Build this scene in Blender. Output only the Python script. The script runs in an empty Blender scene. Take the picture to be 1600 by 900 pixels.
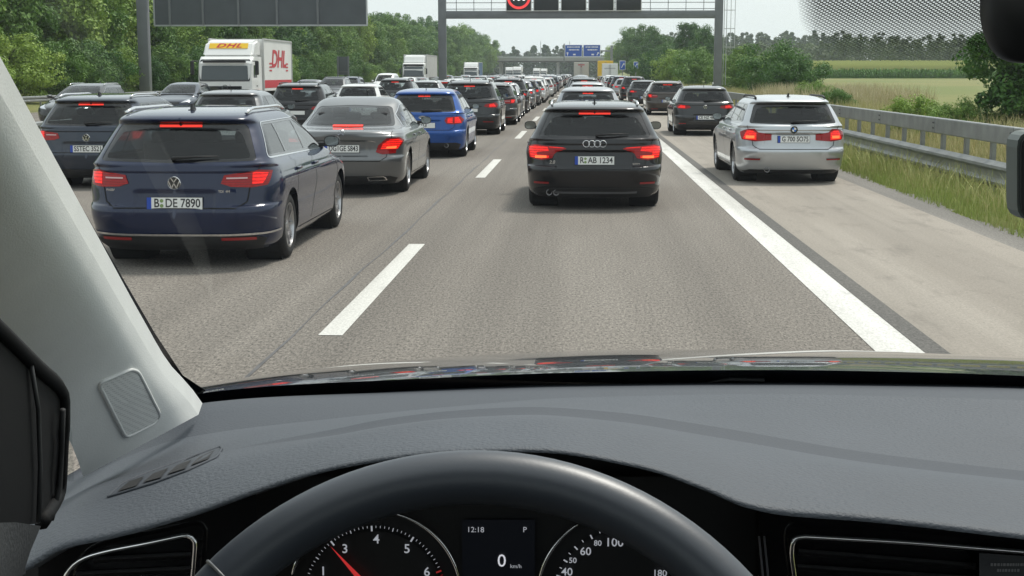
import bpy, bmesh, math, random
import numpy as np
from mathutils import Vector, Matrix, Euler
from mathutils.geometry import delaunay_2d_cdt

random.seed(7); rng = np.random.default_rng(7)
SC = bpy.context.scene
COL = SC.collection
R = math.radians

# ---------------------------------------------------------------- camera
F, VPX, VPY, EYE = 2200.0, 905.0, 115.0, 1.8
PITCH = math.atan((450 - VPY) / F)
YAW = math.atan((VPX - 800) / F * math.cos(PITCH))
cam_d = bpy.data.cameras.new('camera'); cam = bpy.data.objects.new('camera', cam_d); COL.objects.link(cam)
cam.location = (0, 0, EYE); cam.rotation_euler = (R(90) - PITCH, 0, YAW)
cam_d.sensor_width = 36.0; cam_d.lens = F / 1600 * 36.0
cam_d.clip_start = 0.02; cam_d.clip_end = 6000
SC.camera = cam

# ---------------------------------------------------------------- sky, sun, exposure
world = bpy.data.worlds.new('World'); SC.world = world; world.use_nodes = True
wn, wl = world.node_tree.nodes, world.node_tree.links
for n in list(wn): wn.remove(n)
SUN_EL, SUN_AZ = 60.0, 38.0          # azimuth measured from +Y towards +X
sky = wn.new('ShaderNodeTexSky'); sky.sky_type = 'NISHITA'; sky.sun_disc = False
sky.sun_elevation = R(SUN_EL); sky.sun_rotation = R(SUN_AZ)
sky.air_density = 1.0; sky.dust_density = 4.0; sky.ozone_density = 1.0
veil = wn.new('ShaderNodeMixRGB'); veil.inputs['Fac'].default_value = 0.80   # even white overcast over the blue
veil.inputs['Color2'].default_value = (8.7, 9.45, 9.5, 1)
bgn = wn.new('ShaderNodeBackground'); bgn.inputs['Strength'].default_value = 0.1
won = wn.new('ShaderNodeOutputWorld')
wl.new(sky.outputs['Color'], veil.inputs['Color1']); wl.new(veil.outputs['Color'], bgn.inputs['Color'])
wl.new(bgn.outputs['Background'], won.inputs['Surface'])
sun_d = bpy.data.lights.new('sun', 'SUN'); sun_d.energy = 2.7; sun_d.angle = R(12); sun_d.color = (1.0, 0.95, 0.87)
sun = bpy.data.objects.new('sun', sun_d); COL.objects.link(sun)
sv = Vector((math.sin(R(SUN_AZ)) * math.cos(R(SUN_EL)), math.cos(R(SUN_AZ)) * math.cos(R(SUN_EL)), math.sin(R(SUN_EL))))
sun.rotation_euler = sv.to_track_quat('Z', 'Y').to_euler(); sun.location = (0, -30, 60)
SC.view_settings.view_transform = 'Standard'; SC.view_settings.look = 'None'
SC.view_settings.exposure = 0.22; SC.view_settings.gamma = 1.0; SC.view_settings.use_curve_mapping = False
SC.render.engine = 'CYCLES'
cy = SC.cycles
cy.max_bounces = 8; cy.diffuse_bounces = 3; cy.glossy_bounces = 4; cy.transmission_bounces = 6
cy.transparent_max_bounces = 32; cy.volume_bounces = 1; cy.caustics_reflective = False; cy.caustics_refractive = False
cy.use_denoising = True; cy.sample_clamp_indirect = 6.0

# ---------------------------------------------------------------- helpers
_Rm = cam.rotation_euler.to_matrix()
def ray(px, py):
    d = _Rm @ Vector(((px - 800) / F, -(py - 450) / F, -1.0))
    return d / d.y
def pt(px, py, Y):                      # the point the photograph shows at a pixel, Y metres ahead
    d = ray(px, py) * Y
    return Vector((d.x, Y, EYE + d.z))

MATS = {}
def mat(name, col=(.5, .5, .5), rough=.5, metal=0., coat=0., emit=None, es=0., spec=.5, noise=0., nscale=8., bump=0., bscale=60., noise_detail=4., coat_rough=.05, alpha=None, objrand=0., stretch=None):
    if name in MATS: return MATS[name]
    m = bpy.data.materials.new(name); m.use_nodes = True
    nt = m.node_tree; n, l = nt.nodes, nt.links
    b = n['Principled BSDF']
    b.inputs['Base Color'].default_value = (*col, 1); b.inputs['Roughness'].default_value = rough
    b.inputs['Metallic'].default_value = metal; b.inputs['Coat Weight'].default_value = coat
    b.inputs['Coat Roughness'].default_value = coat_rough; b.inputs['Specular IOR Level'].default_value = spec
    if emit:
        b.inputs['Emission Color'].default_value = (*emit, 1); b.inputs['Emission Strength'].default_value = es
    tc = None
    if noise or bump:
        tc = n.new('ShaderNodeTexCoord')
        src = tc.outputs['Object']
        if stretch:
            mp = n.new('ShaderNodeMapping'); mp.inputs['Scale'].default_value = stretch
            l.new(src, mp.inputs['Vector']); src = mp.outputs['Vector']
    if noise:
        t = n.new('ShaderNodeTexNoise'); t.inputs['Scale'].default_value = nscale; t.inputs['Detail'].default_value = noise_detail
        l.new(src, t.inputs['Vector'])
        r = n.new('ShaderNodeMapRange'); r.inputs['From Min'].default_value = .3; r.inputs['From Max'].default_value = .7
        r.inputs['To Min'].default_value = 1 - noise; r.inputs['To Max'].default_value = 1 + noise
        l.new(t.outputs['Fac'], r.inputs['Value'])
        mx = n.new('ShaderNodeVectorMath'); mx.operation = 'SCALE'
        mx.inputs[0].default_value = col; l.new(r.outputs['Result'], mx.inputs['Scale'])
        l.new(mx.outputs['Vector'], b.inputs['Base Color'])
    if bump:
        t2 = n.new('ShaderNodeTexNoise'); t2.inputs['Scale'].default_value = bscale; t2.inputs['Detail'].default_value = 3
        l.new(src, t2.inputs['Vector'])
        bp = n.new('ShaderNodeBump'); bp.inputs['Strength'].default_value = bump; bp.inputs['Distance'].default_value = .002
        l.new(t2.outputs['Fac'], bp.inputs['Height']); l.new(bp.outputs['Normal'], b.inputs['Normal'])
    MATS[name] = m
    return m

def glass_mat(name, tint=(.6, .62, .62), refl=1.0, ior=1.5):
    if name in MATS: return MATS[name]
    m = bpy.data.materials.new(name); m.use_nodes = True
    n, l = m.node_tree.nodes, m.node_tree.links
    n.remove(n['Principled BSDF'])
    tr = n.new('ShaderNodeBsdfTransparent'); tr.inputs['Color'].default_value = (*tint, 1)
    gl = n.new('ShaderNodeBsdfGlossy'); gl.inputs['Roughness'].default_value = .02
    lw = n.new('ShaderNodeLayerWeight'); lw.inputs['Blend'].default_value = .5
    pw = n.new('ShaderNodeMath'); pw.operation = 'POWER'; pw.inputs[1].default_value = 5.; l.new(lw.outputs['Facing'], pw.inputs[0])
    fr = n.new('ShaderNodeMath'); fr.operation = 'MULTIPLY_ADD'; fr.inputs[1].default_value = .955; fr.inputs[2].default_value = .045; l.new(pw.outputs[0], fr.inputs[0])
    ml = n.new('ShaderNodeMath'); ml.operation = 'MULTIPLY'; ml.inputs[1].default_value = refl; ml.use_clamp = True
    mx = n.new('ShaderNodeMixShader')
    l.new(fr.outputs[0], ml.inputs[0]); l.new(ml.outputs[0], mx.inputs['Fac'])
    l.new(tr.outputs[0], mx.inputs[1]); l.new(gl.outputs[0], mx.inputs[2])
    l.new(mx.outputs[0], n['Material Output'].inputs['Surface'])
    MATS[name] = m
    return m

def tag(o, label=None, cat=None, group=None, kind=None):
    if label: o['label'] = label
    if cat: o['category'] = cat
    if group: o['group'] = group
    if kind: o['kind'] = kind
    return o
def empty(name, loc=(0, 0, 0), rz=0., parent=None):
    o = bpy.data.objects.new(name, None); COL.objects.link(o)
    o.location = loc; o.rotation_euler = (0, 0, rz); o.empty_display_size = .2
    if parent: o.parent = parent
    return o
def mesh_data(name, verts, faces, smooth=False, normals=None):
    me = bpy.data.meshes.new(name); me.from_pydata([tuple(v) for v in verts], [], [tuple(f) for f in faces]); me.update()
    if smooth: me.shade_smooth()
    if normals is not None and len(normals) == len(me.vertices):
        me.shade_smooth(); me.normals_split_custom_set_from_vertices([tuple(n) for n in normals])
    return me
def link(name, me, material=None, parent=None, loc=None, rot=None):
    o = bpy.data.objects.new(name, me); COL.objects.link(o)
    if material is not None and not me.materials: me.materials.append(material)
    if parent: o.parent = parent
    if loc is not None: o.location = loc
    if rot is not None: o.rotation_euler = rot
    return o

class MB:
    """collects boxes, tubes and sheets into one mesh"""
    def __init__(s): s.v = []; s.f = []
    def add(s, vs, fs):
        k = len(s.v); s.v += [tuple(v) for v in vs]; s.f += [tuple(i + k for i in f) for f in fs]; return s
    def box(s, c, d, rot=None, b=0., taper=None):
        # centre, full size, optional bevel by chamfered profile
        hx, hy, hz = d[0] / 2, d[1] / 2, d[2] / 2
        bm = bmesh.new(); bmesh.ops.create_cube(bm, size=1.0)
        for v in bm.verts: v.co = Vector((v.co.x * d[0], v.co.y * d[1], v.co.z * d[2]))
        if taper:
            for v in bm.verts:
                if v.co.z > 0: v.co.x *= taper[0]; v.co.y *= taper[1]
        if b > 0: bmesh.ops.bevel(bm, geom=bm.edges[:], offset=b, segments=2, affect='EDGES', profile=.5)
        M = Matrix.Translation(Vector(c)) @ (Euler(rot).to_matrix().to_4x4() if rot else Matrix())
        bm.verts.index_update()
        s.add([M @ v.co for v in bm.verts], [[v.index for v in f.verts] for f in bm.faces]); bm.free(); return s
    def tube(s, pts, r, n=8, caps=True, closed=False):
        pts = [Vector(p) for p in pts]; m = len(pts)
        rs = r if hasattr(r, '__len__') else [r] * m
        up = Vector((0, 0, 1)); vs = []; fs = []; prev = None
        for i, p in enumerate(pts):
            if closed: d = pts[(i + 1) % m] - pts[i - 1]
            else: d = pts[min(i + 1, m - 1)] - pts[max(i - 1, 0)]
            d.normalize()
            a = prev if prev is not None else (Vector((1, 0, 0)) if abs(d.z) > .9 else up)
            x = (a - d * a.dot(d)).normalized(); prev = x; y = d.cross(x)
            for k in range(n):
                t = 2 * math.pi * k / n
                vs.append(p + (x * math.cos(t) + y * math.sin(t)) * rs[i])
        for i in range(m if closed else m - 1):
            j = (i + 1) % m
            for k in range(n):
                fs.append((i * n + k, i * n + (k + 1) % n, j * n + (k + 1) % n, j * n + k))
        if caps and not closed:
            fs.append(tuple(range(n - 1, -1, -1))); fs.append(tuple((m - 1) * n + k for k in range(n)))
        return s.add(vs, fs)
    def lathe(s, prof, n=24, axis='x', c=(0, 0, 0)):
        vs = []; fs = []
        for a, r in prof:
            for k in range(n):
                t = 2 * math.pi * k / n; p = (a, r * math.cos(t), r * math.sin(t))
                if axis == 'y': p = (p[1], p[0], p[2])
                if axis == 'z': p = (p[1], p[2], p[0])
                vs.append((p[0] + c[0], p[1] + c[1], p[2] + c[2]))
        for i in range(len(prof) - 1):
            for k in range(n):
                fs.append((i * n + k, i * n + (k + 1) % n, (i + 1) * n + (k + 1) % n, (i + 1) * n + k))
        return s.add(vs, fs)
    def grid(s, rows):
        n = len(rows[0]); vs = [p for r in rows for p in r]
        fs = [(i * n + j, i * n + j + 1, (i + 1) * n + j + 1, (i + 1) * n + j) for i in range(len(rows) - 1) for j in range(n - 1)]
        return s.add(vs, fs)
    def prism(s, poly, h, M=None):
        # poly in local xy, extruded in local z
        n = len(poly); M = M or Matrix()
        vs = [M @ Vector((p[0], p[1], 0)) for p in poly] + [M @ Vector((p[0], p[1], h)) for p in poly]
        fs = [tuple(range(n - 1, -1, -1)), tuple(range(n, 2 * n))] + [(i, (i + 1) % n, n + (i + 1) % n, n + i) for i in range(n)]
        return s.add(vs, fs)
    def mesh(s, name, smooth=False, angle=None, normals=True):
        me = bpy.data.meshes.new(name); me.from_pydata(s.v, [], s.f); me.update()
        bm = bmesh.new(); bm.from_mesh(me)
        if normals: bmesh.ops.recalc_face_normals(bm, faces=bm.faces[:])
        if angle is not None:
            for e in bm.edges:
                if len(e.link_faces) == 2 and e.calc_face_angle(0) > math.radians(angle): e.smooth = False
            for f in bm.faces: f.smooth = True
        elif smooth:
            for f in bm.faces: f.smooth = True
        bm.to_mesh(me); bm.free()
        return me
    def build(s, name, material, parent=None, smooth=False, angle=None, loc=None, rot=None):
        return link(name, s.mesh(name, smooth, angle), material, parent, loc, rot)

def children(o): return [c for c in bpy.data.objects if c.parent == o]

def text_mesh(txt, size=1., extrude=0., bold=0., align='CENTER', shear=0., space=1.):
    cu = bpy.data.curves.new('lettering', 'FONT'); cu.body = txt; cu.size = size; cu.extrude = extrude; cu.offset = bold * size
    cu.align_x = align; cu.align_y = 'CENTER'; cu.shear = shear; cu.space_character = space; cu.resolution_u = 3
    o = bpy.data.objects.new('lettering', cu); COL.objects.link(o)
    bpy.context.view_layer.update()
    me = bpy.data.meshes.new_from_object(o)
    bpy.data.objects.remove(o); bpy.data.curves.remove(cu)
    return me
def text_obj(txt, parent, material, loc, rot=(R(90), 0, 0), size=.1, **k):
    me = text_mesh(txt, size, **k); me.materials.clear(); me.materials.append(material)
    return link('lettering', me, None, parent, loc, rot)

# ---------------------------------------------------------------- common materials
M_BLACK = mat('black_plastic', (.012, .012, .013), .55)
M_GLOSSBLACK = mat('gloss_black', (.006, .006, .007), .12, coat=.5)
M_RUBBER = mat('tyre_rubber', (.013, .013, .013), .85, noise=.2, nscale=20)
M_CHROME = mat('chrome', (.75, .75, .76), .12, metal=1.)
M_ALLOY = mat('alloy', (.5, .5, .51), .28, metal=1.)
M_PLATEWHITE = mat('plate_white', (.78, .78, .76), .45)
M_PLATEBLUE = mat('plate_blue', (.01, .06, .4), .4)
M_INK = mat('plate_ink', (.015, .015, .017), .5)
M_UNDER = mat('underbody', (.008, .008, .008), .9)
M_CABIN = mat('cabin_trim', (.02, .02, .022), .8)
M_SEAT = mat('seat_cloth', (.03, .03, .033), .9)
M_GLASS = glass_mat('car_glass', (.45, .50, .50), refl=1.4, ior=1.5)
M_PRIVGLASS = glass_mat('tinted_glass', (.48, .53, .535), refl=1.2, ior=1.5)
M_WINDSCREEN = glass_mat('screen_glass', (.7, .74, .73), refl=1.2)
M_MIRROR = mat('mirror_glass', (.22, .24, .24), .03, metal=1.)
M_TAIL = mat('tail_red', (.15, .002, .003), .2, coat=.5, emit=(1, .006, .006), es=.05, spec=.2)
M_TAILLIT = mat('tail_lit', (.4, .004, .004), .25, coat=.35, emit=(1.0, .02, .012), es=.5, spec=.2)
M_TAILHOT = mat('tail_hot', (.7, .1, .03), .25, emit=(1.0, .20, .05), es=.95)
M_BRAKE3 = mat('brake_strip', (.5, .02, .01), .3, emit=(1.0, .04, .02), es=.75)
M_TAILCLEAR = mat('tail_clear', (.62, .42, .42), .15, coat=.8)
def lens_bands(m, lo, hi, scale):
    n, l = m.node_tree.nodes, m.node_tree.links; b = n['Principled BSDF']; es = b.inputs['Emission Strength'].default_value
    tc = n.new('ShaderNodeTexCoord'); w = n.new('ShaderNodeTexWave'); w.bands_direction = 'Z'; w.inputs['Scale'].default_value = scale; w.inputs['Distortion'].default_value = .6; w.inputs['Detail'].default_value = 1.
    v = n.new('ShaderNodeTexVoronoi'); v.inputs['Scale'].default_value = 38.
    l.new(tc.outputs['Object'], w.inputs['Vector']); l.new(tc.outputs['Object'], v.inputs['Vector'])
    a = n.new('ShaderNodeMath'); a.operation = 'MULTIPLY_ADD'; a.inputs[1].default_value = .55; l.new(v.outputs['Distance'], a.inputs[0]); l.new(w.outputs['Fac'], a.inputs[2])
    r = n.new('ShaderNodeMapRange'); r.inputs['From Max'].default_value = 1.3; r.inputs['To Min'].default_value = es * lo; r.inputs['To Max'].default_value = es * hi
    l.new(a.outputs[0], r.inputs['Value']); l.new(r.outputs['Result'], b.inputs['Emission Strength'])
lens_bands(M_TAIL, .2, 2.6, 14.); lens_bands(M_TAILLIT, .25, 1.9, 10.)
M_REFLECTOR = mat('reflector_red', (.28, .012, .014), .25, coat=.6)
M_HEADLAMP = mat('headlamp', (.55, .57, .6), .08, metal=.6, coat=1.)
M_EXH = mat('exhaust', (.25, .25, .26), .25, metal=1.)
M_GALV = mat('galvanised_steel', (.235, .245, .24), .42, metal=.3, noise=.2, nscale=3., bump=.15, bscale=30)
M_STEEL = mat('painted_steel', (.155, .165, .175), .5, noise=.10, nscale=1.2)
M_SIGNBACK = mat('sign_back', (.075, .085, .095), .55, noise=.12, nscale=.6)
M_WHITE = mat('white_paint', (.78, .78, .76), .35, coat=.3)
_paints = {}
def paint(col, metal=.0, rough=.35):
    k = (col, metal, rough)
    if k not in _paints:
        _paints[k] = mat('paint_%d' % len(_paints), col, rough, metal=metal, coat=1.0, coat_rough=.025, spec=.12, noise=.05, nscale=1.5)
    return _paints[k]
# ================================================================ the setting
def node_mat(name):
    m = bpy.data.materials.new(name); m.use_nodes = True; MATS[name] = m
    return m, m.node_tree.nodes, m.node_tree.links, m.node_tree.nodes['Principled BSDF']
def noise_node(n, l, vec, scale, detail=4, rough=.55):
    t = n.new('ShaderNodeTexNoise'); t.inputs['Scale'].default_value = scale; t.inputs['Detail'].default_value = detail
    t.inputs['Roughness'].default_value = rough; l.new(vec, t.inputs['Vector']); return t.outputs['Fac']
def mapped(n, l, src, sc):
    mp = n.new('ShaderNodeMapping'); mp.inputs['Scale'].default_value = sc; l.new(src, mp.inputs['Vector']); return mp.outputs['Vector']
def rng_node(n, l, v, a, b, c, d):
    r = n.new('ShaderNodeMapRange'); l.new(v, r.inputs['Value'])
    for k, x in zip(('From Min', 'From Max', 'To Min', 'To Max'), (a, b, c, d)): r.inputs[k].default_value = x
    return r.outputs['Result']
def mixcol(n, l, f, a, b, blend='MIX'):
    m = n.new('ShaderNodeMix'); m.data_type = 'RGBA'; m.blend_type = blend
    if hasattr(f, 'type') and not isinstance(f, float): l.new(f, m.inputs[0])
    else: m.inputs[0].default_value = f
    for s, x in ((6, a), (7, b)):
        if isinstance(x, tuple): m.inputs[s].default_value = (*x, 1)
        else: l.new(x, m.inputs[s])
    return m.outputs[2]

def road_material(name, c1, c2, grain, patch, bump, lo=.60):
    m, n, l, b = node_mat(name)
    tc = n.new('ShaderNodeTexCoord').outputs['Object']
    fine = noise_node(n, l, mapped(n, l, tc, (1, .36, 1)), 85, 3, .75)
    mid = noise_node(n, l, mapped(n, l, tc, (1, .4, 1)), 45, 2, .6)
    big = noise_node(n, l, mapped(n, l, tc, (1, .16, 1)), .8, 4, .6)
    c = mixcol(n, l, rng_node(n, l, big, .35, .65, 0, 1), c1, c2)
    trk = noise_node(n, l, mapped(n, l, tc, (1, .012, 1)), 1.5, 5, .6)      # long wheel tracks and drip lines
    c = mixcol(n, l, rng_node(n, l, trk, .42, .70, 0, .8), c, tuple(x * .72 for x in c1))
    g = n.new('ShaderNodeMath'); g.operation = 'ADD'
    l.new(rng_node(n, l, fine, .3, .7, 1 - grain, 1 + grain), g.inputs[0]); l.new(rng_node(n, l, mid, .3, .7, -grain * .7, grain * .7), g.inputs[1])
    mul = n.new('ShaderNodeVectorMath'); mul.operation = 'SCALE'; l.new(c, mul.inputs[0]); l.new(g.outputs[0], mul.inputs['Scale'])
    out = mul.outputs['Vector']
    if patch:                                    # oil and rubber stains
        st = noise_node(n, l, mapped(n, l, tc, (1, .3, 1)), 2.2, 6, .7)
        out = mixcol(n, l, rng_node(n, l, st, lo, lo + .14, 0, patch), out, tuple(x * .55 for x in c1))
    l.new(out, b.inputs['Base Color']); b.inputs['Roughness'].default_value = .9
    bp = n.new('ShaderNodeBump'); bp.inputs['Strength'].default_value = bump; bp.inputs['Distance'].default_value = .006
    l.new(fine, bp.inputs['Height']); l.new(bp.outputs['Normal'], b.inputs['Normal'])
    return m
M_ASPHALT = road_material('asphalt', (.160, .142, .122), (.196, .176, .153), .62, .25, .7)
M_CONCRETE = road_material('concrete', (.262, .232, .196), (.312, .280, .240), .16, .5, .25, .535)
M_GUTTER = road_material('gutter', (.16, .15, .135), (.22, .205, .185), .35, .5, .6)
M_TAR = mat('tar_seam', (.085, .082, .082), .6, noise=.3, nscale=6)
M_EDGE = road_material('edge_asphalt', (.10, .095, .088), (.13, .122, .11), .35, .3, .5)
M_LINE = road_material('road_paint', (.52, .51, .475), (.70, .69, .66), .18, .6, .3, .55)

def terrain_z(x, y):
    hx = np.clip((x - 10.5) / 22, 0, 1); hx = hx * hx * (3 - 2 * hx)
    hy = np.interp(y, [-50, 20, 60, 130, 220, 400, 620, 1500], [0, .15, .55, .75, 1.1, 3.6, 6., 12.])
    ditch = -.35 * np.exp(-((x - 7.8) / 1.3) ** 2)
    left = -.1 * np.exp(-((x + 11.6) / .7) ** 2) * 0
    bank = np.clip((-26.5 - x) / 8, 0, 1) * .6
    return -.03 + hx * hy + ditch * np.clip((x - 5.5) / 1.0, 0, 1) + bank + left
def build_ground():
    xs = np.concatenate([np.linspace(-420, -60, 12), np.linspace(-50, -12, 20), np.linspace(-10, 4, 6), np.linspace(4.6, 14, 24), np.linspace(15, 60, 24), np.linspace(66, 420, 22)])
    ys = np.concatenate([np.linspace(-40, 60, 26), np.linspace(66, 300, 30), np.linspace(315, 700, 20), np.linspace(740, 950, 6)])
    X, Y = np.meshgrid(xs, ys); Z = terrain_z(X, Y)
    v = np.stack([X, Y, Z], -1).reshape(-1, 3); n = len(xs)
    f = [(i * n + j, i * n + j + 1, (i + 1) * n + j + 1, (i + 1) * n + j) for i in range(len(ys) - 1) for j in range(n - 1)]
    me = mesh_data('ground', v, f, True)
    m, nn, l, b = node_mat('meadow')
    tc = nn.new('ShaderNodeTexCoord').outputs['Object']
    big = noise_node(nn, l, mapped(nn, l, tc, (1, .35, 1)), .09, 5, .6); fin = noise_node(nn, l, tc, 6., 5, .7)
    c = mixcol(nn, l, rng_node(nn, l, big, .38, .62, 0, 1), (.150, .175, .045), (.215, .20, .068))
    c = mixcol(nn, l, rng_node(nn, l, fin, .3, .7, 0, .55), c, (.105, .135, .034))
    l.new(c, b.inputs['Base Color']); b.inputs['Roughness'].default_value = 1.0
    tag(link('ground', me, m), kind='structure')
build_ground()

def sheet(name, x0, x1, y0, y1, z, material, kind='structure', parent=None, ny=1):
    ys = np.linspace(y0, y1, ny + 1)
    mb = MB().grid([[(x0, y, z), (x1, y, z)] for y in ys])
    o = mb.build(name, material, parent)
    if kind and not parent: o['kind'] = kind
    return o
road = sheet('road', -10.4, 2.42, -12, 945, 0, M_ASPHALT, ny=40)
sheet('hard_shoulder', 2.42, 4.55, -12, 945, .0, M_CONCRETE, ny=40)
sheet('opposite_road', -25.5, -13.0, -12, 945, .0, M_ASPHALT, ny=40)
def ragged():
    mb = MB(); rows = []
    for i in range(320):
        y = 2 + i * .25; rows.append([(4.55, y, .0), (4.95 + .12 * rng.random() + .08 * math.sin(y * 1.3), y, .003)])
    rows += [[(4.55, 120, 0), (5.0, 120, 0)], [(4.55, 900, 0), (5.0, 900, 0)]]
    mb.grid(rows); tag(mb.build('gutter', M_GUTTER), kind='structure')
ragged()
# painted markings: one sheet each
solid = sheet('edge_line', 1.95, 2.26, -6, 900, .004, M_LINE, parent=road, ny=60)
sheet('joint_strip', 2.265, 2.42, -6, 900, .004, M_EDGE, parent=road, ny=60)
sheet('edge_line', -9.55, -9.3, -6, 900, .004, M_LINE, parent=road, ny=40)
dash = MB().grid([[(-.085, 0, 0), (.085, 0, 0)], [(-.085, 5.3, 0), (.085, 5.3, 0)]]).mesh('lane_dash')
dash.materials.append(M_LINE)
for k in range(-1, 24): link('lane_dash', dash, None, road, (-1.715, 9.55 + 15 * k, .004))
for k in range(-1, 20): link('lane_dash', dash, None, road, (-5.62, 7.5 + 15 * k, .004))
seam = MB(); rows = []
for i in range(260):
    y = 3 + i * .5; x = -1.985 + .012 * math.sin(y * .9) + .006 * math.sin(y * 2.7 + 1) + random.uniform(-.003, .003) 
    w = .008 + .005 * math.sin(y * 1.7) + random.uniform(0, .004)
    rows.append([(x - w, y, .0035), (x + w, y, .0035)])
seam.grid(rows).build('tar_seam', M_TAR, road)

# ---------------------------------------------------------------- steel guard rail on the right
def guard_rail(x, y0, y1, step, label, side=1):
    root = empty('guard_rail', (x, y0, 0))
    post = MB()
    for dx, sx, dy, sy in ((0, .012, 0, .10), (.035, .06, -.05, .008), (.035, .06, .05, .008)): post.box((dx, dy, .30), (sx, sy, 1.34))
    pm = post.mesh('post'); pm.materials.append(M_GALV)
    y = 0.; k = 0
    ys = []
    while y0 + y < y1 and k < 120:
        link('post', pm, None, root, (side * .05, y, 0)); ys.append(y); y += step; k += 1
    # top box beam and lower folded beam in lengths with overlaps
    Lb = step * 3
    tb = MB().box((0, Lb / 2, .905), (.10, Lb - .006, .27), b=.018).mesh('top_beam'); tb.materials.append(M_GALV)
    prof = [(.0, .10), (-.02, .13), (-.09, .16), (-.095, .20), (-.03, .25), (-.02, .30), (-.03, .35), (-.095, .40), (-.09, .44), (-.02, .47), (0, .50)]
    wb = MB()
    n = len(prof)
    for s_, off in ((0, 0), (1, .006)):
        wb.grid([[(side * (px_ + off), yy, pz) for px_, pz in prof] for yy in (0, Lb - .004)])
    wm = wb.mesh('folded_beam', angle=40); wm.materials.append(M_GALV)
    bolt = MB()
    bolt.lathe([(-.012, .001), (-.012, .012), (0, .014)], 8, 'x')
    bm_ = bolt.mesh('bolt'); bm_.materials.append(mat('bolt_steel', (.13, .13, .13), .5, metal=.6))
    for i in range(int((y1 - y0) / Lb)):
        t = link('top_beam', tb, None, root, (-side * .03, i * Lb, 0)); link('folded_beam', wm, None, root, (-side * .01, i * Lb, 0))
        if i < 9:
            for dz in (.86, .95):
                for dy in (.05, .12): link('bolt', bm_, None, t, (-side * .052, dy, dz))
    tag(root, label, 'guard rail')
    return root
guard_rail(6.3, 11.6, 300, 1.5, 'galvanised steel guard rail with box top beam along the right verge')

def simple_rail(x, y0, y1, step, label, side):
    root = empty('guard_rail', (x, y0, 0))
    pm = MB().box((0, 0, .36), (.06, .10, .74)).mesh('post'); pm.materials.append(M_GALV)
    for i in range(int((y1 - y0) / step)): link('post', pm, None, root, (0, i * step, 0))
    prof = [(.0, .44), (-.06, .47), (-.065, .53), (-.01, .585), (-.065, .64), (-.06, .70), (0, .73)]
    Lb = step * 4
    wm = MB().grid([[(side * a, yy, z) for a, z in prof] for yy in (0, Lb - .004)]).mesh('folded_beam', angle=40); wm.materials.append(M_GALV)
    for i in range(int((y1 - y0) / Lb)): link('folded_beam', wm, None, root, (0, i * Lb, 0))
    tag(root, label, 'guard rail')
simple_rail(-12.2, 26, 320, 4, 'low galvanised guard rail on the grassy median between the carriageways', -1)
simple_rail(-26.2, 40, 360, 4, 'low galvanised guard rail below the trees beyond the opposite carriageway', -1)

# ---------------------------------------------------------------- gantry over the road
def gantry():
    Y = 115.; root = empty('sign_gantry', (0, Y, 0)); xl, xr = -11.05, 11.1
    tag(root, 'grey steel gantry with dark display panels spanning the road ahead', 'gantry')
    for x in (xl, xr):
        p = MB().box((x, 0, 5.0), (.62, .62, 10.2), b=.03).build('post', M_STEEL, root, angle=30)
        MB().box((x, 0, .06), (1.1, 1.1, .16)).build('base_plate', M_STEEL, p)
        MB().box((x, -.32, 6.0), (.40, .03, .5)).build('flange', M_STEEL, p)
    MB().box(((xl + xr) / 2, 0, 6.45), (xr - xl - .62, .6, .56), b=.02).build('cross_beam', M_STEEL, root, angle=30)
    MB().box(((xl + xr) / 2, 0, 9.4), (xr - xl - .62, .6, .5), b=.02).build('cross_beam', M_STEEL, root, angle=30)
    mt = mat('rail_steel', (.42, .43, .43), .45, metal=.4)
    for z in (6.95, 7.45, 7.9):
        MB().box(((xl + xr) / 2, .5, z), (xr - xl, .06, .06)).build('hand_rail', mt, root)
    MB().box(((xl + xr) / 2, .65, 6.78), (xr - xl, .9, .05)).build('walkway', mt, root)
    um = MB().box((0, .5, 7.35), (.06, .06, 1.2)).mesh('railing_post'); um.materials.append(mt)
    x = xl + 1.1
    while x < xr: link('railing_post', um, None, root, (x, 0, 0)); x += 1.42
    # display panels
    mb_ = mat('display_face', (.018, .022, .026), .4)
    pw = 1.93
    for i in range(5):
        cx = -4.86 + i * 2.19
        fr = MB().box((cx, -.42, 7.76), (pw + .13, .18, pw + .13), b=.02).build('display_frame', mat('panel_rim', (.6, .6, .6), .4), root, angle=30)
        MB().box((cx, -.52, 7.76), (pw, .05, pw), b=.02).build('display_panel', mb_, fr, angle=30)
        for dx in (-.5, .5):
            MB().box((cx + dx, -.36, 6.72), (.09, .10, .34)).build('bracket', M_STEEL, fr)
        if i == 0:
            ring = MB(); n = 40
            rr = []
            for k in range(n + 1):
                a = 2 * math.pi * k / n
                rr.append([(cx + r_ * math.cos(a), -.552, 7.83 + r_ * math.sin(a)) for r_ in (.74, .94)])
            ring.grid(rr).build('speed_ring', mat('led_red', (.4, .01, .01), .5, emit=(1, .07, .07), es=.75), fr)
            text_obj('100', fr, mat('led_white', (.6, .6, .6), .5, emit=(1, .98, .92), es=.75), (cx, -.556, 7.80), size=.80, bold=.014)
    # ladder with safety hoops on the outside of the right post
    lad = empty('ladder', (0, 0, 0), parent=root)
    for dx in (.42, .62):
        MB().box((xr + dx, -.1, 5.6), (.05, .05, 9.4)).build('stile', mt, lad)
    for dx in (.95, 1.28):
        MB().box((xr + dx, -.1, 6.9), (.04, .04, 6.2)).build('cage_bar', mt, lad)
    for k in range(5):
        MB().box((xr + .84, -.1, 3.9 + k * 1.45), (.92, .045, .05)).build('hoop', mt, lad)
gantry()

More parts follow.
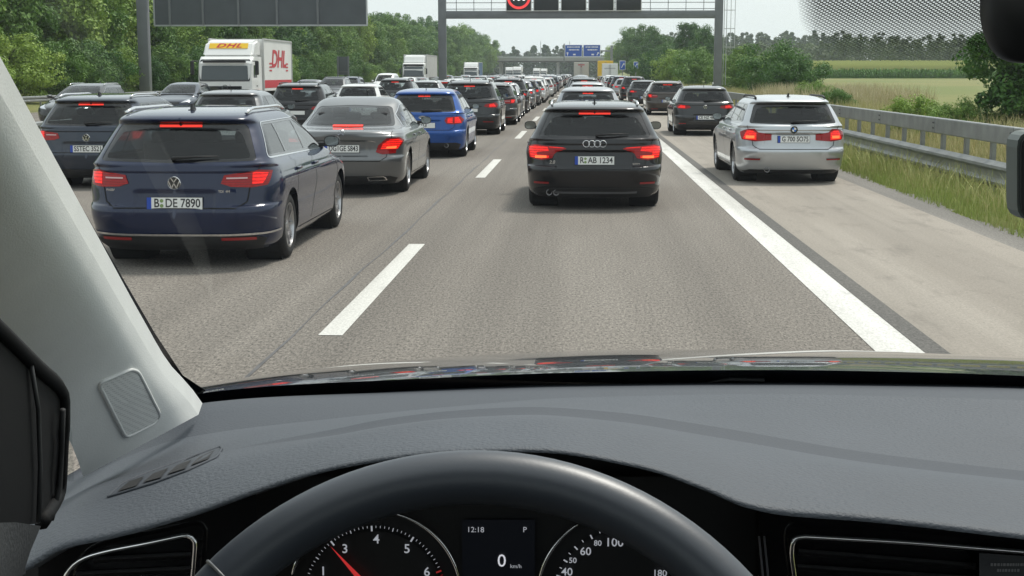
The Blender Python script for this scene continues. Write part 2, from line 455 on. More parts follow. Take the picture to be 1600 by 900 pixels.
def sign_back():
    Y = 95.; root = empty('direction_sign', (-29.3, Y, 0))
    tag(root, 'dark grey back of a large direction sign on a post over the opposite carriageway', 'road sign')
    p = MB().box((0, 0, 4.6), (.72, .6, 9.2), b=.04).build('post', M_STEEL, root, angle=30)
    xs = [.8, 1.85, 4.1, 6.5, 9.1, 11.85, 15.1]
    fr = MB()
    zl, zh = 5.02, 8.6
    for (a, b_) in zip(xs[:-1], xs[1:]):
        MB().box(((a + b_) / 2, 0, (zl + zh) / 2), (b_ - a - .05, .07, zh - zl)).build('panel', M_SIGNBACK, root)
    for a in xs[1:-1]:
        MB().box((a, -.09, (zl + zh) / 2), (.14, .12, zh - zl - .05)).build('rib', M_STEEL, root)
    for z, s_ in ((zl - .03, .1), (zh + .03, .1)):
        MB().box(((xs[0] + xs[-1]) / 2, 0, z), (xs[-1] - xs[0] + .12, .12, s_)).build('edge_frame', mat('edge_alu', (.45, .46, .47), .4, metal=.4), root)
    for a in (xs[0] - .03, xs[-1] + .03):
        MB().box((a, 0, (zl + zh) / 2), (.1, .12, zh - zl)).build('edge_frame', mat('edge_alu'), root)
    MB().box((xs[-1] / 2, .3, 7.6), (xs[-1], .4, .5)).build('arm', M_STEEL, root)
sign_back()
def small_sign_back():
    c = gp(545, 24.)
    root = empty('road_sign', (-27.5, 165., 0)); tag(root, 'small grey upright sign seen from behind beside the far green trees', 'road sign')
    for dx in (-.62, .62): MB().box((dx, 0, 1.9), (.16, .16, 3.8)).build('post', M_STEEL, root)
    MB().box((0, .1, 2.7), (1.15, .06, 2.1)).build('panel', M_SIGNBACK, root)
    MB().box((0, -.02, 2.0), (1.15, .05, .06)).build('rib', M_STEEL, root)
def gp(px, ppm): return (px - VPX) / ppm, F / ppm
small_sign_back()

def blue_gantry():
    Y = 300.; k = F / Y
    root = empty('blue_direction_sign', (0, Y, 0)); tag(root, 'pair of blue direction signs on a gantry in front of the far bridge', 'road sign')
    mb_ = mat('sign_blue', (.012, .085, .42), .5); mw = mat('sign_white', (.8, .8, .8), .5)
    X = lambda px: (px - VPX) / k
    Z = lambda py: EYE + (VPY - py) / k
    for a, b_ in ((882.5, 909.5), (911.0, 937.5)):
        fr = MB().box(((X(a) + X(b_)) / 2, 0, (Z(71) + Z(89.5)) / 2), (X(b_) - X(a), .12, Z(71) - Z(89.5)), b=.03).build('sign_frame', mw, root)
        MB().box(((X(a) + X(b_)) / 2, -.04, (Z(71) + Z(89.5)) / 2), (X(b_) - X(a) - .22, .12, Z(71) - Z(89.5) - .22)).build('sign_face', mb_, fr)
        t = MB(); w = X(b_) - X(a); cx = (X(a) + X(b_)) / 2
        random.seed(int(a))
        for zz, xx0, xx1 in ((Z(74.6), -.36, .36), (Z(78.8), -.26, .30)):     # place names too small to read
            x = cx + xx0 * w
            while x < cx + xx1 * w:
                u = random.uniform(.10, .26); t.box((x + u / 2, -.108, zz), (u, .01, random.uniform(.18, .30))); x += u + random.uniform(.04, .09)
        t.box((cx + .05 * w, -.108, Z(86)), (.55, .01, .3))
        d_ = -1 if a < 900 else 1
        t.box((cx + .34 * w * d_, -.108, Z(85)), (.18, .01, .7), rot=(0, .6 if d_ > 0 else 0, 0)).box((cx + .34 * w * d_ + .1 * max(d_, 0), -.109, Z(83.6)), (.42, .01, .18))
        t.build('lettering', mw, fr)
    MB().box((X(954.5), .2, Z(98) + 0), (.5, .5, 2 * 0 + 11.0)).build('post', M_GALV, root).location = (0, 0, -2.0)
    MB().box((X(919), .3, Z(80.5)), (X(954) - X(884), .35, .3)).build('cross_beam', M_GALV, root)
    MB().box((X(881.5), .3, Z(84)), (.25, .25, 4)).build('upright', M_GALV, root)
blue_gantry()

def exit_sign(px, Y, label, s):
    k = F / Y
    root = empty('blue_sign', ((px - VPX) / k, Y, 0)); tag(root, label, 'road sign')
    zc = EYE + (VPY - 102.5) / k; h = 7.6 / k * s
    MB().box((0, .1, zc / 2), (.14, .1, zc)).build('post', M_GALV, root)
    f = MB().box((0, 0, zc), (h * .8, .08, h * 1.25), b=.03).build('sign_frame', mat('sign_white'), root)
    MB().box((0, -.03, zc), (h * .8 - .14, .06, h * 1.25 - .14)).build('sign_face', mat('sign_blue'), f)
    MB().box((.02 * h, -.066, zc), (h * .09, .01, h * .7), rot=(0, .45, 0)).box((.2 * h, -.066, zc + .18 * h), (.12 * h, .01, .3 * h)).build('symbol', mat('sign_white'), f)
exit_sign(971.5, 230., 'small blue sign just right of the distant white van', 1.5)
exit_sign(992, 215., 'small blue sign on its own before the trees on the right', 1.15)

def bridge():
    Y = 520.; k = F / Y
    root = empty('road_bridge', (0, Y, 0)); tag(root, 'pale concrete road bridge crossing the motorway far ahead', 'bridge')
    mc = mat('bridge_concrete', (.36, .36, .34), .8, noise=.12, nscale=.2)
    X = lambda px: (px - VPX) / k
    Z = lambda py: EYE + (VPY - py) / k
    x0, x1 = X(772), X(985)
    MB().box(((x0 + x1) / 2, 5, Z(93)), (x1 - x0, 10, 1.1)).build('deck', mc, root)
    MB().box(((x0 + x1) / 2, -.2, Z(90.3)), (x1 - x0, .4, .62)).build('parapet', mat('bridge_pale', (.42, .44, .42), .7), root)
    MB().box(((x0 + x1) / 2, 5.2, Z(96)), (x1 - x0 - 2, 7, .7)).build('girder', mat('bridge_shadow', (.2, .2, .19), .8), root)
    for px in (783, 872, 955):
        MB().box((X(px), 5, Z(103) - 1), (1.0, 6, 9)).build('pier', mc, root)
    pm = MB().box((0, 0, Z(86.3)), (.08, .08, 1.8)).mesh('railing_post'); pm.materials.append(M_GALV)
    for i in range(22): link('railing_post', pm, None, root, (x0 + (x1 - x0) * i / 21, 0, 0))
    for py in (85, 88): MB().box(((x0 + x1) / 2, 0, Z(py)), (x1 - x0, .07, .1)).build('hand_rail', M_GALV, root)
    for px in (845, 890): MB().box((X(px), 3, Z(82)), (.16, .16, 8)).build('lamp_post', M_GALV, root)
bridge()

def reflector_post(x, y, label):
    root = empty('delineator_post', (x, y, 0)); tag(root, label, 'roadside post')
    MB().box((0, 0, .5), (.12, .10, 1.25), b=.02, taper=(.9, .8)).build('shaft', M_WHITE, root)
    MB().box((0, -.052, .85), (.125, .012, .22), rot=(0, .35, 0)).build('black_band', M_INK, root)
reflector_post(10.6, 113.5, 'white delineator post with black band at the foot of the gantry')

# ---------------------------------------------------------------- vegetation
def leaf_material(name, c1, c2, c3):
    m, n, l, b = node_mat(name)
    oi = n.new('ShaderNodeObjectInfo'); tc = n.new('ShaderNodeTexCoord')
    big = noise_node(n, l, tc.outputs['Object'], .55, 3, .6); fin = noise_node(n, l, tc.outputs['Object'], 5., 2, .6)
    c = mixcol(n, l, rng_node(n, l, big, .35, .65, 0, 1), c1, c2)
    c = mixcol(n, l, rng_node(n, l, fin, .35, .65, 0, .85), c, c3)  # leaf tone varies; dark flecks also put shade among the leaves into colour
    hs = n.new('ShaderNodeHueSaturation')
    l.new(rng_node(n, l, oi.outputs['Random'], 0, 1, .47, .515), hs.inputs['Hue']); l.new(rng_node(n, l, oi.outputs['Random'], 0, 1, 1.75, .85), hs.inputs['Value'])
    hs.inputs['Saturation'].default_value = .95
    l.new(c, hs.inputs['Color'])
    l.new(hs.outputs['Color'], b.inputs['Base Color']); b.inputs['Roughness'].default_value = .55; b.inputs['Specular IOR Level'].default_value = .3
    tr = n.new('ShaderNodeBsdfTranslucent'); l.new(hs.outputs['Color'], tr.inputs['Color'])
    mx = n.new('ShaderNodeMixShader'); mx.inputs['Fac'].default_value = .22
    l.new(b.outputs[0], mx.inputs[1]); l.new(tr.outputs[0], mx.inputs[2]); l.new(mx.outputs[0], n['Material Output'].inputs['Surface'])
    return m
M_LEAF = leaf_material('leaves', (.066, .165, .020), (.105, .215, .030), (.030, .090, .014))
M_LEAF2 = leaf_material('leaves_light', (.135, .250, .032), (.180, .290, .042), (.065, .150, .022))
M_LEAFD = leaf_material('leaves_dark', (.045, .085, .028), (.060, .105, .034), (.030, .060, .022))
M_BARK = mat('bark', (.075, .06, .045), .9, noise=.35, nscale=6)

def leaf_cloud(centers, radii, per, leaf, up=.35, squash=.8, tri=False):
    """leaf-sized faces spread over clumps"""
    C = np.repeat(centers, per, 0); Rr = np.repeat(radii, per)
    n = len(C)
    d = rng.normal(size=(n, 3)); d /= np.linalg.norm(d, axis=1)[:, None]
    rad = Rr * (.35 + .65 * rng.random(n) ** .5)
    P = C + d * rad[:, None] * np.array([1, 1, squash])
    nrm = d + rng.normal(size=(n, 3)) * .38; nrm[:, 2] += up
    nrm /= np.linalg.norm(nrm, axis=1)[:, None]
    a = np.cross(nrm, rng.normal(size=(n, 3))); a /= np.linalg.norm(a, axis=1)[:, None]
    b = np.cross(nrm, a)
    L = leaf * (.6 + .8 * rng.random(n))[:, None]
    V = np.stack([P - a * L * .5, P + b * L * .30, P + a * L * .5 - nrm * L * .12, P - b * L * .30], 1).reshape(-1, 3)
    Fc = np.arange(n * 4).reshape(-1, 4)
    return V, Fc
def crown_mesh(name, h, r, zc, rz, clumps, per, leaf, cl_r, material, cone=0.):
    c = rng.normal(size=(clumps, 3)); c /= np.linalg.norm(c, axis=1)[:, None]
    rad = rng.random(clumps) ** .4 * (.72 + .42 * rng.random(clumps))
    c *= rad[:, None]
    z = c[:, 2]
    k = 1 - cone * np.clip((z + 1) / 2, 0, 1)
    pts = np.stack([c[:, 0] * r * k, c[:, 1] * r * k, zc + z * rz], 1)
    V, Fc = leaf_cloud(pts, cl_r * (.6 + .8 * rng.random(clumps)), per, leaf)
    V[:, 2] = np.maximum(V[:, 2], .05)
    me = mesh_data(name, V, Fc); me.materials.append(material); return me
def trunk_mesh(h, r0, limbs, spread):
    mb = MB()
    p = [(0, 0, -.3)]; x = y = 0
    for k in range(1, 7):
        x += random.uniform(-.12, .12); y += random.uniform(-.12, .12); p.append((x, y, h * k / 6))
    mb.tube(p, [r0 * (1.15 - .95 * k / 6) for k in range(7)], 7)
    for k in range(limbs):
        i = random.randint(2, 5); a = random.uniform(0, 6.28); b0 = Vector(p[i]); L = spread * random.uniform(.6, 1)
        b1 = b0 + Vector((math.cos(a) * L * .5, math.sin(a) * L * .5, L * .45)); b2 = b0 + Vector((math.cos(a) * L, math.sin(a) * L, L * .7))
        mb.tube([b0, b1, b2], [r0 * .4, r0 * .25, r0 * .08], 5)
    me = mb.mesh('trunk', smooth=True); me.materials.append(M_BARK); return me

CROWN = [crown_mesh('crown', 10, 3.3, 5.4, 4.9, 130, 190, .25, .88, M_LEAF) for _ in range(4)]
CROWN_L = [crown_mesh('crown', 10, 3.0, 5.0, 4.6, 120, 190, .24, .85, M_LEAF2) for _ in range(2)]
BUSH = [crown_mesh('crown', 4, 2.5, 1.9, 1.9, 70, 210, .16, .62, M_LEAF) for _ in range(2)] + [crown_mesh('crown', 4, 2.4, 1.8, 1.9, 70, 210, .15, .6, M_LEAF2) for _ in range(2)]
TRUNK = [trunk_mesh(7.5, .2, 7, 2.8) for _ in range(3)]; STEM = [trunk_mesh(2.6, .07, 6, 1.2) for _ in range(2)]
def plant(name, x, y, s, crown, trunk, label, cat, group, sz=None, rz=None):
    root = empty(name, (x, y, float(terrain_z(np.array(x), np.array(y)))), random.uniform(0, 6.28) if rz is None else rz)
    root.scale = (s, s, s if sz is None else sz)
    link('trunk', trunk, None, root); link('crown', crown, None, root)
    tag(root, label, cat, group); return root

ORD = ['first', 'second', 'third', 'fourth', 'fifth', 'sixth', 'seventh', 'eighth', 'ninth', 'tenth', 'eleventh', 'twelfth', 'thirteenth', 'fourteenth', 'fifteenth', 'sixteenth', 'seventeenth', 'eighteenth', 'nineteenth', 'twentieth',
       'twenty-first', 'twenty-second', 'twenty-third', 'twenty-fourth', 'twenty-fifth', 'twenty-sixth', 'twenty-seventh', 'twenty-eighth', 'twenty-ninth', 'thirtieth']
random.seed(3)
i = 0; j = 0; y = 52.
while y < 540:                                   # the tall hedge of trees left of the motorway
    for row in range(2):
        k = (0 if row == 0 else 1)
        light = random.random() < (.30 if row == 0 else .1)
        x = -34.4 - row * 4.6 + random.uniform(-1.0, 1.0) + (0 if y > 110 else -1.2); yy = y + random.uniform(-1.6, 1.6) + row * 2.5
        s = random.uniform(.86, 1.12) * (1.0 + .16 * row) * (1 + max(0, y - 260) / 700)
        if 55 < y < 110: s *= 1.12
        if 110 < y < 165: s *= .86
        cr = random.choice(CROWN_L if light else CROWN)
        near = y < 190 and row == 0
        lab = ('%s leafy tree from the left in the front row along the opposite carriageway' % ORD[min(i, 29)]) if near else (('%s tree from the left in the rear row behind the front trees' % ORD[j]) if row and j < 14 else 'tree of the rear row standing behind the front trees on the left' if row else 'far tree of the left front row, beyond the gantry and merging with its neighbours')
        plant('broadleaf_tree', x, yy, s, cr, random.choice(TRUNK), lab, 'tree', 'trees of the front row left of the motorway' if row == 0 else 'trees of the rear row left of the motorway', sz=s * random.uniform(.84, 1.12))
        if near: i += 1
        if row: j += 1
    y += 4.6 + max(0, y - 120) * .022
# undergrowth in front of them
y = 58.; k = 0
while y < 330:
    plant('shrub', -30.9 + random.uniform(-.6, .6), y, random.uniform(.7, 1.15), random.choice(BUSH), random.choice(STEM), ('%s low shrub from the left at the foot of the left tree row' % ORD[k]) if k < 18 else 'far low shrub at the foot of the left tree row beyond the sign post', 'shrub', 'shrubs at the foot of the left trees'); y += 4.2 + k * .12; k += 1

def rx(px, Y): return (px - VPX) * Y / F
right = [  # px, Y, scale, kind, label
    (962, 470, 1.25, 'L', 'pale far tree standing just right of the blue sign gantry'),
    (985, 360, 1.35, 'T', 'dark tree at the left end of the right hand tree group'),
    (1003, 300, 1.22, 'T', 'tallest rounded tree of the right hand group behind the queue'),
    (1022, 270, 1.0, 'T', 'rounded tree right of the tallest one in the right hand group'),
    (1040, 245, .72, 'T', 'middle sized tree in the dip of the right hand group'),
    (1078, 225, .95, 'T', 'tall dark tree seen just left of the right gantry post'),
    (1100, 210, .82, 'T', 'dark tree half hidden by the right gantry post'),
    (1030, 190, 1.35, 'B', 'light green bush below the tallest right hand tree'),
    (1060, 170, 1.30, 'BL', 'light green bush below the tall dark tree near the gantry'),
    (1088, 150, 1.25, 'BL', 'yellowish bush close to the left side of the right gantry post'),
    (1012, 230, 1.3, 'B', 'dark bush at the left end of the right hand hedge'),
    (1150, 124, 1.05, 'B', 'bush directly right of the gantry post and ladder'),
    (1172, 116, .95, 'BL', 'light bush between the ladder and the big feathery bush'),
    (1205, 98, 1.00, 'B', 'big feathery green bush at the edge of the field'),
    (1232, 92, .80, 'B', 'right shoulder of the big feathery bush beside the field'),
    (1268, 66, .42, 'BL', 'small bush in the dry grass in front of the field'),
    (1300, 60, .34, 'BL', 'small round bush in the dry grass beside the parked silver estate'),
    (1425, 40, .36, 'BL', 'leafy sapling behind the guard rail below the corn field'),
    (1470, 38, .30, 'BL', 'low yellowish shrub behind the guard rail right of the sapling'),
    (1500, 38, .30, 'B', 'low shrub at the left foot of the dark tree behind the guard rail')]
for px, Y, s, kd, lab in right:
    x = rx(px, Y)
    if kd in 'TL': plant('broadleaf_tree', x, Y, s, random.choice(CROWN_L if kd == 'L' else CROWN), random.choice(TRUNK), lab, 'tree', 'trees right of the motorway')
    else: plant('bush', x, Y, s, random.choice(BUSH[2:] if kd == 'BL' else BUSH[:2]), random.choice(STEM), lab, 'bush', 'bushes on the right verge')
NEAR = crown_mesh('crown', 4, 1.75, 1.9, 1.9, 75, 240, .13, .45, M_LEAF)
plant('broadleaf_tree', rx(1590, 38), 38, 1.0, NEAR, STEM[0], 'dark leafy tree at the right edge behind the guard rail', 'tree', 'trees right of the motorway')

def blades(name, n, xf, yf, h0, h1, wid, cols, lean=.35, clump=None):
    x = xf(n); y = yf(n)
    h = rng.uniform(h0, h1, n); a = rng.uniform(0, 6.283, n); t = rng.uniform(0, 6.283, n)
    z = terrain_z(x, y)
    base = np.stack([x, y, z], 1); dx = np.stack([np.cos(a), np.sin(a), 0 * a], 1) * wid * rng.uniform(.6, 1.4, n)[:, None]
    ln = np.stack([np.cos(t), np.sin(t), 0 * t], 1) * (h * lean * rng.random(n))[:, None]
    mid = base + ln * .4 + np.stack([0 * h, 0 * h, h * .6], 1); top = base + ln * 1.2 + np.stack([0 * h, 0 * h, h], 1)
    V = np.stack([base - dx, base + dx, mid + dx * .7, mid - dx * .7, top], 1).reshape(-1, 3)
    k = np.arange(n) * 5
    fs = [(i, i + 1, i + 2, i + 3) for i in k] + [(i + 3, i + 2, i + 4) for i in k]
    me = mesh_data(name, V, fs)
    m, nn, l, b = node_mat(name + '_blades')
    tc = nn.new('ShaderNodeTexCoord').outputs['Object']
    f1 = noise_node(nn, l, tc, 1.1, 4, .6); f2 = noise_node(nn, l, tc, 14., 2, .6)
    c = mixcol(nn, l, rng_node(nn, l, f1, .36, .64, 0, 1), cols[0], cols[1]); c = mixcol(nn, l, rng_node(nn, l, f2, .4, .65, 0, .7), c, cols[2])
    l.new(c, b.inputs['Base Color']); b.inputs['Roughness'].default_value = .8; b.inputs['Specular IOR Level'].default_value = .2
    me.materials.append(m)
    return link(name, me)
U = lambda a, b_: (lambda n: rng.uniform(a, b_, n))
Q = lambda a, b_, p=2.: (lambda n: a + (b_ - a) * rng.random(n) ** p)
g = blades('verge_grass', 90000, lambda n: 4.88 + 2.6 * rng.random(n) ** .85, Q(13, 75, 1.7), .04, .24, .0055, ((.33, .40, .10), (.46, .45, .19), (.23, .32, .07)))
tag(g, 'short green verge grass between the shoulder and the guard rail', 'grass', kind='stuff')
g = blades('roadside_weeds', 11000, lambda n: 5.15 + 2.3 * rng.random(n), Q(13, 70, 1.6), .2, .55, .006, ((.44, .44, .17), (.55, .48, .24), (.27, .36, .09)), lean=.6)
tag(g, 'pale weed stalks standing in the verge grass under the guard rail', 'weeds', kind='stuff')
g = blades('dry_grass', 42000, lambda n: 6.9 + 5.5 * rng.random(n), Q(22, 150, 1.6), .35, .95, .011, ((.50, .41, .20), (.58, .50, .29), (.25, .31, .09)))
tag(g, 'tall straw coloured dry grass behind the right guard rail', 'grass', kind='stuff')
g = blades('tall_dry_grass', 9000, U(9.5, 15.5), U(62, 80), .7, 1.45, .016, ((.52, .45, .28), (.60, .53, .36), (.38, .36, .17)))
tag(g, 'pale feathery tall grass clump beside the small bushes in front of the field', 'grass', kind='stuff')
g = blades('median_grass', 30000, lambda n: -12.95 + 2.5 * rng.random(n), Q(20, 200, 1.6), .12, .55, .014, ((.21, .20, .06), (.30, .26, .11), (.14, .17, .045)))
tag(g, 'weedy grass on the median strip', 'grass', kind='stuff')

def corn():
    n = 15000
    y = 220 + 190 * rng.random(n) ** 1.8; x = y * rng.uniform(.13, .36, n)
    z = terrain_z(x, y); h = rng.uniform(1.25, 1.6, n)
    vs = []; fs = []; mi = []
    V = []; Fq = []
    base = np.stack([x, y, z], 1); k0 = 0
    for j in range(5):
        a = rng.uniform(0, 6.283, n); hh = h * (.25 + .16 * j); L = rng.uniform(.4, .75, n)
        d = np.stack([np.cos(a), np.sin(a), 0 * a], 1); p = np.stack([-np.sin(a), np.cos(a), 0 * a], 1) * .07
        b0 = base + np.stack([0 * h, 0 * h, hh], 1); m_ = b0 + d * (L * .55)[:, None] + np.array([0, 0, .18]); e = b0 + d * L[:, None] + np.array([0, 0, -.05])
        V.append(np.stack([b0, m_ - p, e, m_ + p], 1).reshape(-1, 3)); Fq.append(np.arange(n * 4).reshape(-1, 4) + k0); k0 += 4 * n
    dx = np.array([.03, 0, 0])
    V.append(np.stack([base - dx, base + dx, base + dx + np.stack([0 * h, 0 * h, h], 1), base - dx + np.stack([0 * h, 0 * h, h], 1)], 1).reshape(-1, 3)); Fq.append(np.arange(n * 4).reshape(-1, 4) + k0); k0 += 4 * n
    t0 = base + np.stack([0 * h, 0 * h, h - .1], 1); dx = np.array([.16, 0, 0]); up = np.array([0, 0, .42])
    V.append(np.stack([t0 - dx * .2, t0 + dx * .2, t0 + dx + up, t0 - dx + up], 1).reshape(-1, 3)); Fq.append(np.arange(n * 4).reshape(-1, 4) + k0)
    me = mesh_data('corn', np.concatenate(V), np.concatenate(Fq))
    me.materials.append(leaf_material('corn_leaf', (.15, .31, .06), (.18, .34, .07), (.11, .23, .045))); me.materials.append(mat('corn_tassel', (.40, .41, .16), .8))
    idx = np.zeros(len(me.polygons), dtype=np.int32); idx[-n:] = 1; me.polygons.foreach_set('material_index', idx)
    tag(link('corn_field', me), 'field of green corn with pale tassels beyond the mown meadow', 'corn', kind='stuff')
    # the tasselled canopy seen edge on
    xs = np.linspace(0, 1, 60); rows = []
    for yy in np.linspace(226, 412, 30):
        r_ = []
        for t in xs:
            xx = yy * (.13 + .23 * t); r_.append((xx, yy, float(terrain_z(np.array(xx), np.array(yy))) + 1.45 + .12 * rng.random()))
        rows.append(r_)
    tag(MB().grid(rows).build('corn_canopy', mat('corn_top', (.30, .34, .10), .9, noise=.35, nscale=.6)), 'pale tasselled top of the corn field', 'corn', kind='stuff')
corn()

def wood(name, n, xf, y0, y1, hmin, hmax, label, per=120, leaf=1.1, conif=.3, hf=lambda x: 1.):
    x = xf(n); y = rng.uniform(y0, y1, n); z = terrain_z(x, y)
    h = rng.uniform(hmin, hmax, n) * hf(x); C = []; Rd = []
    for i in range(n):
        con = rng.random() < conif
        for k in range(9):
            t = (k + .5) / 9; w = (1 - t) * 2.4 + .35 if con else 2.6 * math.sin(math.pi * (.12 + .83 * t)) ** .7
            C.append((x[i] + rng.normal() * w * .5, y[i] + rng.normal() * w * .5, z[i] + h[i] * (1.12 if con else 1.) * t)); Rd.append(max(.6, w * .85))
    V, Fc = leaf_cloud(np.array(C), np.array(Rd), per // 9, leaf)
    me = mesh_data(name, V, Fc); me.materials.append(M_LEAFD); tag(link(name, me), label, 'wood', kind='stuff')
wood('far_wood', 430, lambda n: rng.uniform(20, 215, n), 425, 470, 6, 10.5, 'hazy far wood along the horizon behind the corn field', per=300, leaf=.8, hf=lambda x: np.where(x < 78, .66, .92))
wood('distant_wood', 320, lambda n: rng.uniform(-95, 120, n), 640, 720, 10, 15, 'bluish distant wood closing the view behind the bridge', per=200, leaf=1.5, conif=.0)

# ---------------------------------------------------------------- summer haze
hz = MB().box((0, 455, 16), (900, 1010, 36.5)).build('haze', None)
hm = bpy.data.materials.new('haze_air'); hm.use_nodes = True
hn, hl = hm.node_tree.nodes, hm.node_tree.links
hn.remove(hn['Principled BSDF']); pv = hn.new('ShaderNodeVolumePrincipled')
pv.inputs['Color'].default_value = (.86, .93, 1.0, 1); pv.inputs['Density'].default_value = .00024; pv.inputs['Anisotropy'].default_value = .2
hl.new(pv.outputs[0], hn['Material Output'].inputs['Volume'])
hz.data.materials.append(hm); tag(hz, 'thin pale summer haze over the whole scene', 'haze', kind='stuff')
# ================================================================ cars
def pchip(xs, ys):
    x = np.asarray(xs, float); y = np.asarray(ys, float); h = np.diff(x); d = np.diff(y) / h
    m = np.zeros(len(x))
    for k in range(1, len(x) - 1):
        if d[k - 1] * d[k] > 0:
            w1 = 2 * h[k] + h[k - 1]; w2 = h[k] + 2 * h[k - 1]; m[k] = (w1 + w2) / (w1 / d[k - 1] + w2 / d[k])
    m[0] = d[0]; m[-1] = d[-1]
    def f(q):
        q = np.clip(np.asarray(q, float), x[0], x[-1]); k = np.clip(np.searchsorted(x, q, side='right') - 1, 0, len(x) - 2)
        t = (q - x[k]) / h[k]; t2 = t * t; t3 = t2 * t
        return (2 * t3 - 3 * t2 + 1) * y[k] + (t3 - 2 * t2 + t) * h[k] * m[k] + (-2 * t3 + 3 * t2) * y[k + 1] + (t3 - t2) * h[k] * m[k + 1]
    return f
def in_poly(P, poly):
    x, y = P[:, 0], P[:, 1]; inside = np.zeros(len(P), bool); n = len(poly); j = n - 1
    for i in range(n):
        xi, yi = poly[i]; xj, yj = poly[j]
        if yi != yj:
            c = ((yi > y) != (yj > y)) & (x < (xj - xi) * (y - yi) / (yj - yi) + xi); inside ^= c
        j = i
    return inside
def seg_dist(P, poly):
    best = np.full(len(P), 1e9); n = len(poly)
    for i in range(n):
        a = np.array(poly[i]); b = np.array(poly[(i + 1) % n]); ab = b - a; L = ab @ ab
        if L < 1e-12: continue
        t = np.clip(((P - a) @ ab) / L, 0, 1); d = np.linalg.norm(P - (a + t[:, None] * ab), axis=1); best = np.minimum(best, d)
    return best
def triangulate(outer, holes, xs, ys, gap):
    pts = []; edges = []
    for lp in [outer] + holes:
        k = len(pts); n = len(lp); pts += [tuple(p) for p in lp]; edges += [(k + i, k + (i + 1) % n) for i in range(n)]
    G = np.array([(a, b) for a in xs for b in ys])
    if len(G):
        ok = in_poly(G, outer) & (seg_dist(G, outer) > gap)
        for h in holes: ok &= ~in_poly(G, h) & (seg_dist(G, h) > gap)
        pts += [tuple(p) for p in G[ok]]
    v, e, f, *_ = delaunay_2d_cdt([Vector(p) for p in pts], edges, [], 0, 1e-7)
    V = np.array([tuple(p) for p in v]); T = np.array([tuple(t) for t in f if len(t) == 3])
    C = V[T].mean(1); ok = in_poly(C, outer)
    for h in holes: ok &= ~in_poly(C, h)
    return V, T[ok]
def round_poly(poly, r, seg=4):
    out = []; n = len(poly)
    for i in range(n):
        p0, p1, p2 = np.array(poly[i - 1]), np.array(poly[i]), np.array(poly[(i + 1) % n])
        rr = r[i] if hasattr(r, '__len__') else r
        a = p0 - p1; b = p2 - p1; la, lb = np.linalg.norm(a), np.linalg.norm(b); q = min(rr, la * .48, lb * .48)
        if q < 1e-4: out.append(tuple(p1)); continue
        s, e = p1 + a / la * q, p1 + b / lb * q
        for k in range(seg + 1):
            t = k / seg; out.append(tuple((1 - t) ** 2 * s + 2 * t * (1 - t) * p1 + t * t * e))
    return out
def dense(poly, step):
    out = []
    for i in range(len(poly)):
        a = np.array(poly[i]); b = np.array(poly[(i + 1) % len(poly)]); n = max(1, int(np.linalg.norm(b - a) / step))
        for k in range(n): out.append(tuple(a + (b - a) * k / n))
    return out

